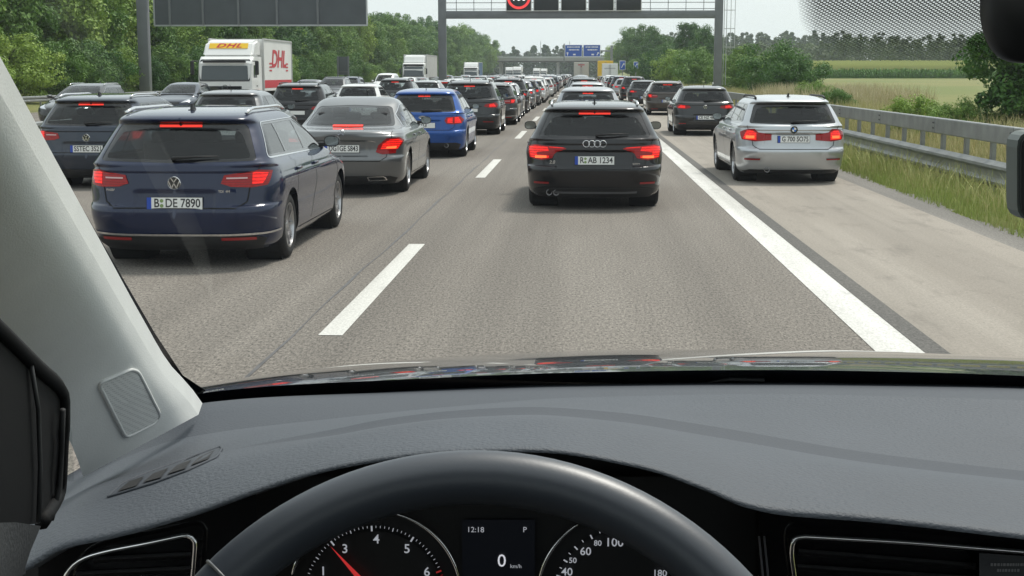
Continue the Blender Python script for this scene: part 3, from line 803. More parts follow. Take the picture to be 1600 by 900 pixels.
class Shape:
    """a car body as plan outlines stacked over height: z, y rear, y front, half width, rear depth/power, front depth/power"""
    def __init__(s, keys, disp=None):
        K = np.array(keys, float); s.z0, s.z1 = K[0, 0], K[-1, 0]
        s.f = [pchip(K[:, 0], K[:, i]) for i in range(1, 8)]; s.disp = disp
        t = np.linspace(0, 1, 160); c = t - np.sin(2 * np.pi * t) / (2 * np.pi) * .985
        s.U = np.concatenate([c, 1 + t[1:], 2 + c[1:]]); z = .62
        p = s.P(s.U, np.full(len(s.U), z), False); s.S = np.concatenate([[0], np.cumsum(np.linalg.norm(np.diff(p, axis=0), axis=1))])
        s.Stot = s.S[-1]
        s.Z = np.linspace(s.z0, s.z1, 900); mv = np.zeros(899)
        for u, w in ((1e-4, 1.), (.9, 1.), (1.5, 1.), (2.9999, .5)):
            p = s.P(np.full(900, u), s.Z, False); mv = np.maximum(mv, w * np.linalg.norm(np.diff(p, axis=0), axis=1))
        s.V = np.concatenate([[0], np.cumsum(mv)]); s.Vtot = s.V[-1]
    def P(s, u, z, disp=True):
        yr, yf, w, Dr, nr, Df, nf = [f(z) for f in s.f]
        a = np.clip(u, 0, 1) * np.pi / 2; b = np.clip(3 - u, 0, 1) * np.pi / 2; t = np.clip(u - 1, 0, 1)
        xr = w * np.sin(a) ** (2 / nr); y1 = yr + Dr * (1 - np.maximum(np.cos(a), 0) ** (2 / nr))
        xf = w * np.sin(b) ** (2 / nf); y2 = yf - Df * (1 - np.maximum(np.cos(b), 0) ** (2 / nf))
        ys = yr + Dr + t * (yf - Df - yr - Dr)
        x = np.where(u < 1, xr, np.where(u > 2, xf, w)); y = np.where(u < 1, y1, np.where(u > 2, y2, ys))
        if disp and s.disp: y = y + np.where(u < 1, s.disp(x, z), 0.)
        return np.stack([x, y, z], -1)
    def uv(s, sv):                                   # (s, v) domain -> (u, z)
        sv = np.asarray(sv); return np.interp(sv[:, 0], s.S, s.U), np.interp(sv[:, 1], s.V, s.Z)
    def pos(s, sv):
        u, z = s.uv(sv); return s.P(u, z)
    def nrm(s, sv):
        sv = np.asarray(sv, float); e = 1e-3
        lo, hi = sv.copy(), sv.copy(); lo[:, 0] = np.maximum(lo[:, 0] - e, 0); hi[:, 0] = np.minimum(hi[:, 0] + e, s.Stot); du = s.pos(hi) - s.pos(lo)
        lo, hi = sv.copy(), sv.copy(); lo[:, 1] = np.maximum(lo[:, 1] - e, 0); hi[:, 1] = np.minimum(hi[:, 1] + e, s.Vtot); dv = s.pos(hi) - s.pos(lo)
        n = np.cross(du, dv); L = np.linalg.norm(n, axis=1)[:, None]; n = n / np.maximum(L, 1e-9)
        c = sv[:, 0] < 1e-6; n[c, 0] = 0; c = sv[:, 0] > s.Stot - 1e-6; n[c, 0] = 0
        return n / np.maximum(np.linalg.norm(n, axis=1)[:, None], 1e-9)
    def sv(s, where, a, z):
        yr, yf, w, Dr, nr, Df, nf = [float(f(z)) for f in s.f]
        if where == 'R': u = math.asin(min(1, max(0, a / w)) ** (nr / 2)) / (math.pi / 2)
        elif where == 'F': u = 3 - math.asin(min(1, max(0, a / w)) ** (nf / 2)) / (math.pi / 2)
        else:
            if a < yr + Dr: u = math.acos(max(0, min(1, 1 - (a - yr) / Dr)) ** (nr / 2)) / (math.pi / 2)
            elif a > yf - Df: u = 3 - math.acos(max(0, min(1, 1 - (yf - a) / Df)) ** (nf / 2)) / (math.pi / 2)
            else: u = 1 + (a - yr - Dr) / max(1e-6, yf - Df - yr - Dr)
        return (float(np.interp(u, s.U, s.S)), float(np.interp(z, s.Z, s.V)))
    def poly(s, pts, step=.05):
        """pts: (where, a, z)"""
        pts = [p if isinstance(p[0], str) else ('R',) + tuple(p) for p in pts]
        out = []
        for i in range(len(pts)):
            a, b = pts[i], pts[(i + 1) % len(pts)]
            if a[0] == b[0]:
                n = max(1, int(math.hypot(a[1] - b[1], a[2] - b[2]) / step))
                for k in range(n): t = k / n; out.append(s.sv(a[0], a[1] + (b[1] - a[1]) * t, a[2] + (b[2] - a[2]) * t))
            else:
                p, q = np.array(s.sv(*a)), np.array(s.sv(*b)); n = max(1, int(np.linalg.norm(p - q) / step))
                for k in range(n): out.append(tuple(p + (q - p) * k / n))
        return out
    def mesh(s, outer, holes=(), off=0., grid=.05, skirt=0., sym=False, name='panel', flip=False, gridx=None, gridy=None, thick=0.):
        o = np.array(outer)
        xs = gridx if gridx is not None else np.arange(o[:, 0].min() + grid / 2, o[:, 0].max(), grid)
        ys = gridy if gridy is not None else np.arange(o[:, 1].min() + grid / 2, o[:, 1].max(), grid)
        V, T = triangulate(list(outer), [list(h) for h in holes], xs, ys, grid * .4)
        V[:, 0] = np.clip(V[:, 0], 0, s.Stot); V[:, 1] = np.clip(V[:, 1], 0, s.Vtot)
        N = s.nrm(V); Pp = s.pos(V) + N * off
        # orient
        t = T[len(T) // 2]; fn = np.cross(Pp[t[1]] - Pp[t[0]], Pp[t[2]] - Pp[t[0]])
        T = T if fn @ N[t[0]] > 0 else T[:, ::-1]
        return s._finish(Pp, N, T, skirt, sym, name)
    def _finish(s, Pp, N, T, skirt, sym, name):
        T = [tuple(t) for t in T]; Pp = [tuple(p) for p in Pp]; N = [tuple(n) for n in N]
        if skirt:
            cnt = {}
            for t in T:
                for i in range(3):
                    e = (t[i], t[(i + 1) % 3]); cnt[e] = 1
            for (a, b) in list(cnt):
                if (b, a) in cnt: continue
                if sym and abs(Pp[a][0]) < 1e-5 and abs(Pp[b][0]) < 1e-5: continue
                k = len(Pp); q = [np.array(Pp[i]) - np.array(N[i]) * skirt for i in (a, b)]
                d = np.cross(np.array(Pp[b]) - np.array(Pp[a]), -np.array(N[a])); d = d / max(np.linalg.norm(d), 1e-9)
                Pp += [Pp[a], Pp[b], tuple(q[1]), tuple(q[0])]; N += [tuple(-d)] * 4 if False else [tuple(d)] * 4
                T.append((k + 1, k, k + 3, k + 2))
        if sym:
            mp = {}
            for i in range(len(Pp)):
                if abs(Pp[i][0]) < 1e-5: Pp[i] = (0., Pp[i][1], Pp[i][2]); N[i] = (0., N[i][1], N[i][2]); mp[i] = i
            for i in range(len(Pp)):
                if i not in mp:
                    mp[i] = len(Pp); p, n = Pp[i], N[i]; Pp.append((-p[0], p[1], p[2])); N.append((-n[0], n[1], n[2]))
            T += [tuple(mp[i] for i in reversed(t)) for t in T]
        return mesh_data(name, Pp, T, True, N)
    def strip(s, line, w, off=.002, name='panel_gap'):
        """thin dark line along a polyline of (where, a, z)"""
        pts = []
        for i in range(len(line) - 1):
            p, q = np.array(s.sv(*line[i])), np.array(s.sv(*line[i + 1])); n = max(1, int(np.linalg.norm(p - q) / .04))
            for k in range(n + (i == len(line) - 2)): pts.append(p + (q - p) * k / n)
        P_ = np.array(pts); d = np.gradient(P_, axis=0); d /= np.maximum(np.linalg.norm(d, axis=1)[:, None], 1e-9); pr = np.stack([-d[:, 1], d[:, 0]], 1) * w / 2
        A, B = P_ + pr, P_ - pr
        for X in (A, B): X[:, 0] = np.clip(X[:, 0], 0, s.Stot); X[:, 1] = np.clip(X[:, 1], 0, s.Vtot)
        NA = s.nrm(A); a = s.pos(A) + NA * off; b = s.pos(B) + s.nrm(B) * off; m = len(a)
        return list(a) + list(b), [(i, i + 1, m + i + 1, m + i) for i in range(m - 1)]

def mirrored(me, name=None):
    m2 = me.copy(); n = len(m2.vertices); co = np.empty(n * 3); m2.vertices.foreach_get('co', co); co = co.reshape(-1, 3)
    faces = [tuple(reversed(p.vertices)) for p in me.polygons]
    co[:, 0] *= -1
    nn = np.array([tuple(c.vector) for c in me.corner_normals]); vn = np.zeros((n, 3))
    for i, lp in enumerate(me.loops): vn[lp.vertex_index] = nn[i]
    vn[:, 0] *= -1
    bpy.data.meshes.remove(m2)
    out = mesh_data(name or me.name, co, faces, True, vn)
    for m in me.materials: out.materials.append(m)
    return out

def sstep(a, b, x): t = np.clip((x - a) / (b - a), 0, 1); return t * t * (3 - 2 * t)

# ---- wheels
def wheel_meshes(r=.325, w=.215, spokes=10, rim_mat=None, twin=True):
    t = MB().lathe([(-w / 2 + .01, r * .66), (-w / 2, r * .72), (-w / 2 - .004, r * .84), (-w / 2 + .012, r * .95), (-w / 2 + .04, r * .993), (-w * .1, r), (-w * .095, r - .007), (-w * .06, r - .007), (-w * .055, r), (w * .055, r), (w * .06, r - .007), (w * .095, r - .007), (w * .1, r), (w / 2 - .04, r * .993), (w / 2 - .012, r * .95), (w / 2 + .004, r * .84), (w / 2, r * .72), (w / 2 - .01, r * .66), (-w / 2 + .01, r * .66)], 36)
    tm = t.mesh('tyre', angle=50); tm.materials.append(M_RUBBER)
    k = MB(); ro = r * .68
    k.lathe([(w / 2 - .005, ro), (w / 2 - .004, ro - .015), (w / 2 - .03, ro - .022), (w / 2 - .13, ro - .03)], 36)
    k.lathe([(w / 2 - .02, .001), (w / 2 - .02, .03), (w / 2 - .032, .055), (w / 2 - .06, .06)], 20)
    for i in range(spokes):
        a = 2 * math.pi * i / spokes; da = .10 if twin else .16; db = .055
        q = [(.05, a - da * 1.6), (ro - .018, a - db), (ro - .018, a + db), (.05, a + da * 1.6)]
        f = [(w / 2 - .026 if rr < .1 else w / 2 - .016, rr * math.cos(aa), rr * math.sin(aa)) for rr, aa in q]
        b_ = [(p[0] - .03, p[1], p[2]) for p in f]
        k.add(f + b_, [(0, 1, 2, 3), (0, 4, 5, 1), (1, 5, 6, 2), (2, 6, 7, 3), (3, 7, 4, 0)])
    rm = k.mesh('rim', angle=35); rm.materials.append(rim_mat or M_ALLOY)
    h = MB().lathe([(w / 2 - .12, .001), (w / 2 - .12, ro - .02)], 24).lathe([(w / 2 - .085, .05), (w / 2 - .085, .145), (w / 2 - .1, .145)], 24)
    hm_ = h.mesh('brake_disc'); hm_.materials.append(mat('disc_dark', (.05, .05, .05), .5, metal=.5))
    return tm, rm, hm_
WHEEL = wheel_meshes(); WHEEL_DARK = wheel_meshes(spokes=5, rim_mat=mat('alloy_dark', (.16, .16, .17), .3, metal=.9), twin=False)

def emblem(kind, parent, y, z, r=.055):
    y -= .006
    mk = M_CHROME
    mb = MB(); M = Matrix.Translation(Vector((0, y, z))) @ Matrix.Rotation(R(90), 4, 'X')
    def ring(cx, cz, ro, ri, dy=0.):
        rows = []
        for k in range(29):
            a = 2 * math.pi * k / 28; c, s_ = math.cos(a), math.sin(a)
            rows.append([(cx + ri * c, y, cz + ri * s_), (cx + (ri + ro) / 2 * c, y - .006 + dy, cz + (ri + ro) / 2 * s_), (cx + ro * c, y, cz + ro * s_)])
        mb.grid(rows)
    def bar(p, q, t):
        p, q = Vector((p[0], 0, p[1])), Vector((q[0], 0, q[1])); d = (q - p).normalized(); n = Vector((-d.z, 0, d.x)) * t / 2
        a = [p - n, q - n, q + n, p + n]
        mb.add([(v.x, y - .004, v.z + z) for v in a] + [(v.x, y + .004, v.z + z) for v in a], [(0, 1, 2, 3), (0, 4, 5, 1), (1, 5, 6, 2), (2, 6, 7, 3), (3, 7, 4, 0)])
    if kind == 'vw':
        dsc = MB().lathe([(-.001, .0005), (-.001, r)], 28, 'y', (0, y + .001, z)).build('badge_disc', M_GLOSSBLACK, parent)
        ring(0, z, r, r * .86)
        t = r * .15
        bar((-r * .44, r * .74), (0, r * .10), t); bar((r * .44, r * .74), (0, r * .10), t)
        bar((-r * .82, r * .30), (-r * .36, -r * .76), t); bar((r * .82, r * .30), (r * .36, -r * .76), t)
        bar((-r * .36, -r * .76), (0, -r * .02), t); bar((r * .36, -r * .76), (0, -r * .02), t)
    elif kind == 'rings':
        for i in range(4): ring((i - 1.5) * r * 1.18, z, r * .78, r * .60, -.0012 * (i % 2))
    elif kind == 'star':
        ring(0, z, r * .92, r * .80)
        for a in (90, 210, 330): bar((0, 0), (r * .84 * math.cos(R(a)), r * .84 * math.sin(R(a))), r * .17)
    elif kind == 'roundel':
        MB().lathe([(-.002, .0005), (-.002, r * .95), (.004, r)], 28, 'y', (0, y, z)).build('badge_disc', M_GLOSSBLACK, parent)
        ring(0, z, r, r * .9)
        for q, mm in ((0, M_WHITE), (1, mat('badge_blue', (.03, .15, .5), .3)), (2, M_WHITE), (3, mat('badge_blue'))):
            vs = [(0, y - .004, z)] + [(r * .58 * math.cos(R(q * 90 + 15 * k)), y - .004, z + r * .58 * math.sin(R(q * 90 + 15 * k))) for k in range(7)]
            MB().add(vs, [(0, i + 1, i + 2) for i in range(6)]).build('badge_quarter', mm, parent)
    elif kind == 'oval':
        rows = []
        for k in range(29):
            a = 2 * math.pi * k / 28; rows.append([(r * 1.5 * q * math.cos(a), y - .002 - .003 * (q > .5), z + r * .6 * q * math.sin(a)) for q in (.01, .8, 1.)])
        mb.grid(rows)
    mb.build('badge', mk, parent)

def make_plate(parent, y, z, txt, tilt=0., seal=False):
    p = MB().box((0, 0, 0), (.53, .010, .118), b=.003).build('number_plate', M_BLACK, parent, loc=(0, y - .008, z), rot=(tilt, 0, 0))
    MB().box((0, -.0062, 0), (.518, .004, .108)).build('plate_face', M_PLATEWHITE, p)
    MB().box((-.238, -.0088, 0), (.042, .003, .108)).build('country_band', M_PLATEBLUE, p)
    me = text_mesh(txt, .112, bold=.018, space=1.0); me.materials.clear(); me.materials.append(M_INK)
    w = max(v.co.x for v in me.vertices) - min(v.co.x for v in me.vertices)
    t = link('lettering', me, None, p, (.024, -.0087, .0), (R(90), 0, 0)); t.scale = (min(1.15, .43 / w), 1.0, 1)
    if seal:
        MB().lathe([(-.001, .0005), (-.001, .017)], 14, 'y', (-.12, -.0087, .024)).build('seal', mat('seal_green', (.2, .3, .1), .5), p)
        MB().lathe([(-.001, .0005), (-.001, .017)], 14, 'y', (-.12, -.0087, -.022)).build('seal', mat('seal_green'), p)
    return p

def car(name, L, W, H, kind='estate', rear=None, glass=None, light=None, hot=None, plate=None, plate_z=.62, badge=None, badge_z=.84, rails=None, chrome=False, fin=True, wheel=WHEEL,
        pcol=None, exhaust=None, ledge=.035, refl=.30, refl_x=(.42, .72), wb=None, side_rear=None, shark=True, brake3=(.20, None), line_z=None, lower=.30, wiper=True, tint=None, plate_txt=None, light2=None, seal=False, mats=None, front=True, bw=1.0, wiper_x=0., chrome_bar=None, rec=(.36, .10), no_recess=False):
    """builds one car with its parts at the origin: rear end at y = 0, nose at y = L"""
    hz = lambda z: z if z < .5 else .5 + (z - .5) * (H - .5) / .97
    q = W / .912
    dep = lambda y: y * L / 4.75
    F_ = L
    if kind == 'sedan':
        rr = [(.17, .16), (.22, .10), (.32, .05), (.45, .015), (.53, .0), (.60, .03), (.70, .045), (.80, .035), (.88, .02), (.93, .015), (.965, .03), (.985, .14), (1.0, .42), (1.01, .56), (1.06, .70), (1.15, .90), (1.25, 1.12), (1.32, 1.30), (1.375, 1.45), (1.42, 1.60), (1.455, 1.75), (1.47, 1.88)]
    elif kind == 'hatch':
        rr = [(.17, .15), (.22, .09), (.32, .04), (.45, .01), (.53, .0), (.60, .025), (.70, .04), (.80, .055), (.88, .075), (.93, .095), (.965, .12), (.985, .14), (1.0, .155), (1.01, .165), (1.06, .20), (1.15, .265), (1.25, .335), (1.32, .375), (1.365, .33), (1.39, .36), (1.42, .50), (1.447, .76), (1.462, 1.05), (1.47, 1.25)]
    elif kind == 'van':
        rr = [(.17, .12), (.22, .07), (.32, .03), (.45, .0), (.53, .0), (.60, .02), (.70, .025), (.80, .03), (.88, .035), (.93, .04), (.965, .042), (.985, .045), (1.0, .05), (1.01, .05), (1.06, .055), (1.15, .065), (1.25, .08), (1.32, .1), (1.375, .13), (1.42, .2), (1.455, .36), (1.47, .6)]
    else:
        rr = [(.17, .15), (.22, .09), (.32, .045), (.45, .01), (.53, .0), (.60, .03), (.70, .045), (.80, .055), (.88, .065), (.93, .08), (.965, .095), (.985, .11), (1.0, .12), (1.01, .13), (1.06, .165), (1.15, .235), (1.25, .315), (1.32, .355), (1.365, .29), (1.39, .33), (1.42, .47), (1.447, .78), (1.462, 1.15), (1.47, 1.45)]
    if rear: rr = rear
    ff = {'van': [(.17, .3), (.3, .06), (.45, 0), (.6, .02), (.72, .10), (.85, .30), (.93, .55), (.985, .80), (1.0, .9), (1.15, 1.15), (1.3, 1.42), (1.375, 1.6), (1.42, 1.8), (1.47, 2.2)]}.get(kind,
         [(.17, .32), (.3, .07), (.45, .0), (.6, .02), (.70, .10), (.80, .40), (.87, .80), (.93, 1.10), (.97, 1.32), (1.0, 1.45), (1.1, 1.66), (1.2, 1.90), (1.3, 2.15), (1.36, 2.33), (1.40, 2.48), (1.43, 2.66), (1.455, 2.85), (1.47, 3.0)])
    if kind == 'sedan': ff = [(a, b if a < 1.38 else {1.40: 2.40, 1.43: 2.48, 1.455: 2.55, 1.47: 2.6}[a]) for a, b in ff]
    fw = pchip([.17, .22, .32, .45, .55, .65, .74, .80, .842, .858, .88, .94, 1.0, 1.1, 1.2, 1.3, 1.37, 1.42, 1.45, 1.465, 1.47], np.array([.80, .855, .885, .893, .90, .908, .912, .909, .905, .896, .891, .872, .835, .790, .745, .693, .648, .590, .49, .37, .22]) * q * bw)
    frr = pchip([a for a, b in rr], [b for a, b in rr]); fff = pchip([a for a, b in ff], [b * (L / 4.75) for a, b in ff])
    zs = sorted(set([a for a, b in rr] + [a for a, b in ff] + [.55, .65, .74]))
    keys = [(hz(z), float(frr(z)), F_ - float(fff(z)), float(fw(z)), .62 if z < .95 else (.42 if kind != 'sedan' else .75), 3.1 if z < .9 else (3.3 if kind != 'sedan' else 2.6), .8 if z < .9 else .5, 2.8 if z < .9 else 3.2) for z in zs]
    keys = [(z, a, b, w_, min(d1, .42 * (b - a)), n1, min(d2, .42 * (b - a)), n2) for z, a, b, w_, d1, n1, d2, n2 in keys]
    pz = plate_z
    def disp(x, z):
        d = 0. * x
        if not no_recess:
            d = d + .028 * (1 - sstep(rec[0] - .02, rec[0] + .03, x)) * sstep(pz - rec[1] - .012, pz - rec[1] + .012, z) * (1 - sstep(pz + rec[1] - .012, pz + rec[1] + .02, z))
        d = d - .012 * sstep(hz(.885), hz(.905), z) * (1 - sstep(hz(.955), hz(.985), z)) * (1 - sstep(.60, .72, x)) * (0 if kind in ('sedan', 'van') else 1)
        d = d - ledge * sstep(.44, .60, x) * (1 - sstep(hz(.575), hz(.61), z)) * sstep(hz(.35), hz(.5), z)
        return d
    S = Shape(keys, disp)
    root = empty(name)
    P = pcol
    # glass outlines
    g = glass or {}
    zb, zt = hz(g.get('zb', .99)), hz(g.get('zt', 1.335)); xb, xt = g.get('xb', .735) * q, g.get('xt', .60) * q
    def arc(poly):  # bow the lower and upper edge
        return poly
    rw = round_poly([(0, zb - .012), (xb, zb + .005), (xt, zt - .01), (0, zt + .012)], [0, .05, .06, 0])
    rwp = S.poly([('R', max(0, a), z) for a, z in rw])
    rin = round_poly([(0, zb + .018), (xb - .05, zb + .03), (xt - .045, zt - (.075 if kind != 'sedan' else .03)), (0, zt - (.055 if kind != 'sedan' else .02))], [0, .05, .06, 0])
    rinp = S.poly([('R', max(0, a), z) for a, z in rin])
    yb = float(frr(1.0)); yw = F_ - float(fff(1.02))
    y_re = side_rear if side_rear is not None else yb + .30
    zst = hz(1.335); zsb = hz(1.005)
    def yfront(z): return F_ - float(fff((z - .5) * .97 / (H - .5) + .5))
    if kind == 'sedan': dlo = [(yb + .62, zsb + .0), (yw - .10, zsb - .02), (yfront(zst) - .36, zst), (yb + 1.25, zst + .005), (yb + .85, hz(1.19))]
    elif kind == 'hatch': dlo = [(y_re, zsb + .03), (yw - .10, zsb - .025), (yfront(zst) - .34, zst), (y_re + .36, zst)]
    else: dlo = [(y_re - .05, zsb + .02), (yw - .10, zsb - .025), (yfront(zst) - .34, zst), (y_re + .24, zst - .005)]
    dlo = round_poly(dlo, .05)
    dlop = S.poly([('S', a, z) for a, z in dlo])
    dmin, dmax = min(p[0] for p in dlo), max(p[0] for p in dlo)
    # panes
    bp = [dmin + (dmax - dmin) * t for t in ((.27, .60) if kind != 'sedan' else (.20, .56))]
    if kind == 'van': bp = [dmin + (dmax - dmin) * t for t in (.42, .68)]
    def clip_poly(poly, lo, hi):
        def half(pl, c, sgn):
            out = []
            for i in range(len(pl)):
                a, b = pl[i], pl[(i + 1) % len(pl)]; fa, fb = sgn * (a[0] - c), sgn * (b[0] - c)
                if fa >= 0: out.append(a)
                if fa * fb < 0: t = fa / (fa - fb); out.append((a[0] + (b[0] - a[0]) * t, a[1] + (b[1] - a[1]) * t))
            return out
        return half(half(poly, lo, 1), hi, -1)
    cx_, cz_ = sum(p[0] for p in dlo) / len(dlo), sum(p[1] for p in dlo) / len(dlo)
    ins = []
    for a, z in dlo:
        ins.append((a + (.030 if a < cx_ else -.035), z + (.022 if z < cz_ else -.022)))
    cuts = [dmin - 1, bp[0], bp[1], dmax + 1]; panes = []
    for i in range(3):
        pl = clip_poly(ins, cuts[i] + (.03 if i else 0), cuts[i + 1] - (.03 if i < 2 else 0))
        if len(pl) >= 3: panes.append(S.poly([('S', a, z) for a, z in pl]))
    # windscreen
    wz0, wz1 = hz(1.02), hz(1.36)
    ws = round_poly([(0, wz0), (.70 * q, wz0 + .01), (.55 * q, wz1), (0, wz1 + .012)], [0, .06, .07, 0]); wsp = S.poly([('F', max(0, a), z) for a, z in ws])
    # wheels
    wb = wb or L * .59; wy0 = L * .205 if kind != 'sedan' else L * .225; wy1 = wy0 + wb; wr = .325 * (H / 1.47 if H > 1.55 else 1.)
    arches = []
    for wy in (wy0, wy1):
        c = []
        for k in range(40):
            a = 2 * math.pi * k / 40; c.append((wy + (wr + .045) * math.cos(a), wr + (wr + .045) * math.sin(a)))
        pl = []
        for a, z in c:
            if z >= S.z0 - .001: pl.append(S.sv('S', a, z))
        # close below the sill
        pl.append((pl[-1][0] if False else S.sv('S', wy + (wr + .045) * .9, S.z0)[0], -.05)); 
        up = sorted([p for p in pl[:-1]], key=lambda p: math.atan2(p[1] - .18, p[0] - S.sv('S', wy, .5)[0]))
        s0 = S.sv('S', wy - (wr + .045) * .86, S.z0)[0]; s1 = S.sv('S', wy + (wr + .045) * .86, S.z0)[0]
        top = [S.sv('S', wy + (wr + .045) * math.cos(a), max(S.z0 + .001, wr + (wr + .045) * math.sin(a))) for a in np.linspace(-.38, math.pi + .38, 34)]
        arches.append([(s1, -.03)] + top + [(s0, -.03)])
    outer = [(0, 0), (S.Stot, 0), (S.Stot, S.Vtot), (0, S.Vtot)]
    outer = dense(outer, .06)
    rearS = S.sv('S', .55, .62)[0]
    gx = np.concatenate([np.arange(.02, rearS, .035), np.arange(rearS, S.Stot - 1.0, .075), np.arange(S.Stot - 1., S.Stot - .02, .06)])
    gy = np.unique(np.concatenate([np.arange(.012, S.Vtot - .01, .038), [S.V[np.searchsorted(S.Z, hz(z))] for z in (.53, .575, .59, .61)]]))
    # hollow: arches may leave the sheet below: clip them to the sheet
    body = S.mesh(outer, [rwp, dlop, wsp] + [[(a, max(b, -.03)) for a, b in h] for h in arches], 0, .04, 0, True, 'body', gridx=gx, gridy=gy)
    # roof cap: close the last outline
    uu = np.concatenate([np.linspace(0, 1, 8), np.linspace(1.1, 1.9, 6), np.linspace(2, 3, 8)]); ring = S.P(uu, np.full(len(uu), S.z1), False)
    bm = bmesh.new(); bm.from_mesh(body); bm.free()
    body.materials.append(P)
    link('body', body, None, root)
    cap = [tuple(p) for p in ring] + [(-p[0], p[1], p[2]) for p in ring[::-1]]
    cm = mesh_data('roof_centre', [(a, b, c - .0005) for a, b, c in cap], [tuple(range(len(cap)))], True, [(0, 0, 1)] * len(cap)); cm.materials.append(P)
    link('roof_centre', cm, None, root)
    trim = S.mesh([(a, b) for a, b in dense([(0, S.V[np.searchsorted(S.Z, hz(.97))]), (S.Stot, S.V[np.searchsorted(S.Z, hz(.97))]), (S.Stot, S.V[np.searchsorted(S.Z, hz(1.385))]), (0, S.V[np.searchsorted(S.Z, hz(1.385))])], .1)], [rwp, dlop, wsp], -.035, .06, 0, True, 'cabin_lining'); trim.materials.append(M_CABIN)
    link('cabin_lining', trim, None, root)
    # panes and black surrounds
    fr = S.mesh(rwp, [rinp], -.003, .05, 0, True, 'rear_window_border'); fr.materials.append(M_GLOSSBLACK)
    m_ = S.mesh(rinp, [], -.004, .06, 0, True, 'rear_window'); m_.materials.append(tint or M_PRIVGLASS)
    rwo = link('rear_window', m_, None, root); link('window_border', fr, None, rwo)
    sf = S.mesh(dlop, panes, -.002, .06, 0, False, 'window_frame'); sf.materials.append(M_GLOSSBLACK)
    sfm = mirrored(sf)
    for k, pn in enumerate(panes):
        pm = S.mesh(pn, [], -.005, .08, 0, False, 'side_window'); pm.materials.append((tint or M_PRIVGLASS) if k == 0 and kind != 'sedan' else M_GLASS); pm2 = mirrored(pm)
        a_ = link('side_window', pm, None, root); b_ = link('side_window', pm2, None, root)
        if k == 0: link('window_frame', sf, None, a_); link('window_frame', sfm, None, b_)
    wm = S.mesh(wsp, [], -.004, .08, 0, True, 'windscreen'); wm.materials.append(M_WINDSCREEN); link('windscreen', wm, None, root)
    if chrome:
        o = np.array(dlop); c = o.mean(0); 
        n_ = len(o); ring2 = []
        for i in range(n_):
            d = o[(i + 1) % n_] - o[i - 1]; d = np.array([d[1], -d[0]]); d /= max(np.linalg.norm(d), 1e-9)
            if np.dot(d, o[i] - c) < 0: d = -d
            ring2.append(tuple(o[i] + d * .018))
        tm = S.mesh(ring2, [list(dlop)], .003, .3, .004, False, 'window_trim'); tm.materials.append(M_CHROME)
        link('window_trim', tm, None, root); link('window_trim', mirrored(tm), None, root)
    # lamps
    def lamp(poly, m, nm, off, parent=None, skirt=.012, grid=.03):
        pm = S.mesh(S.poly(poly, .03), [], off, grid, skirt, False, nm); pm.materials.append(m)
        return [link(nm, pm, None, parent[0] if parent else root), link(nm, mirrored(pm), None, parent[1] if parent else root)]
    zq = lambda poly: [(w_, a, hz(z)) for w_, a, z in poly]
    tl = lamp(zq(light), M_TAIL, 'tail_light', .008)
    for ih, (hp, hmn, nm) in enumerate(hot or []): lamp(zq(hp), hmn, nm, .0115 + .0025 * ih, tl, .003, .025)
    if brake3:
        z3 = zt - .028 if brake3[1] is None else hz(brake3[1]); hw = brake3[0]
        pm = S.mesh(S.poly([('R', 0, z3 - .011), ('R', hw, z3 - .011), ('R', hw, z3 + .011), ('R', 0, z3 + .011)], .04), [], .006, .05, .008, True, 'brake_light'); pm.materials.append(M_BRAKE3); link('brake_light', pm, None, root)
    # bumper details
    lo = lower
    bmk = S.mesh(S.poly([('R', 0, .172), ('R', .74 * q, .172), ('R', .80 * q, lo - .03), ('R', .70 * q, lo), ('R', 0, lo)], .05), [], .005, .05, .006, True, 'bumper_insert'); bmk.materials.append(M_BLACK); link('bumper_insert', bmk, None, root)
    if refl: lamp([('R', refl_x[0], refl - .014), ('R', refl_x[1], refl - .014), ('R', refl_x[1], refl + .014), ('R', refl_x[0], refl + .014)], M_REFLECTOR, 'reflector', .009, None, .006)
    if chrome_bar:
        za, hw = chrome_bar
        v, f = S.strip([('R', 0, za), ('R', .5, za), ('R', .8 * q, za + .006), ('S', .5, za + .02)], .02, .012)
        for sx in (1, -1): MB().add([(sx * p[0], p[1], p[2]) for p in v], f).build('bumper_trim', M_CHROME, root, smooth=True)
    # shut lines
    gv = MB()
    tgx = .66 * q
    def add(line, w=.010):
        v, f = S.strip(line, w); gv.add(v, f); gv.add([(-p[0], p[1], p[2]) for p in v], f)
    zl = hz(line_z if line_z else .585)
    add([('R', 0, zl), ('R', tgx * .86, zl), ('R', tgx, zl + .06), ('R', tgx + .02, hz(.75)), ('R', xb + .03, hz(.97))], .012)
    add([('S', bp[1], .30), ('S', bp[1], hz(.99))]); add([('S', bp[0] + .04, .45), ('S', bp[0] + .02, hz(.99))]); add([('S', yw + .10, .40), ('S', yw + .06, hz(.93))])
    add([('S', wy0 + wr + .1, .26), ('S', wy1 - wr - .1, .26)], .012)
    gv.build('shut_line', M_UNDER, root)['kind'] = 'stuff'
    # handles
    for sx in (1, -1):
        for yy in (bp[0] + .22, bp[1] + .20):
            yy -= .0
            u = S.pos(np.array([S.sv('S', yy, hz(.86))]))[0]
            MB().box((sx * (u[0] + .012), yy, hz(.86)), (.028, .19, .03), b=.008).build('door_handle', P, root, angle=40)
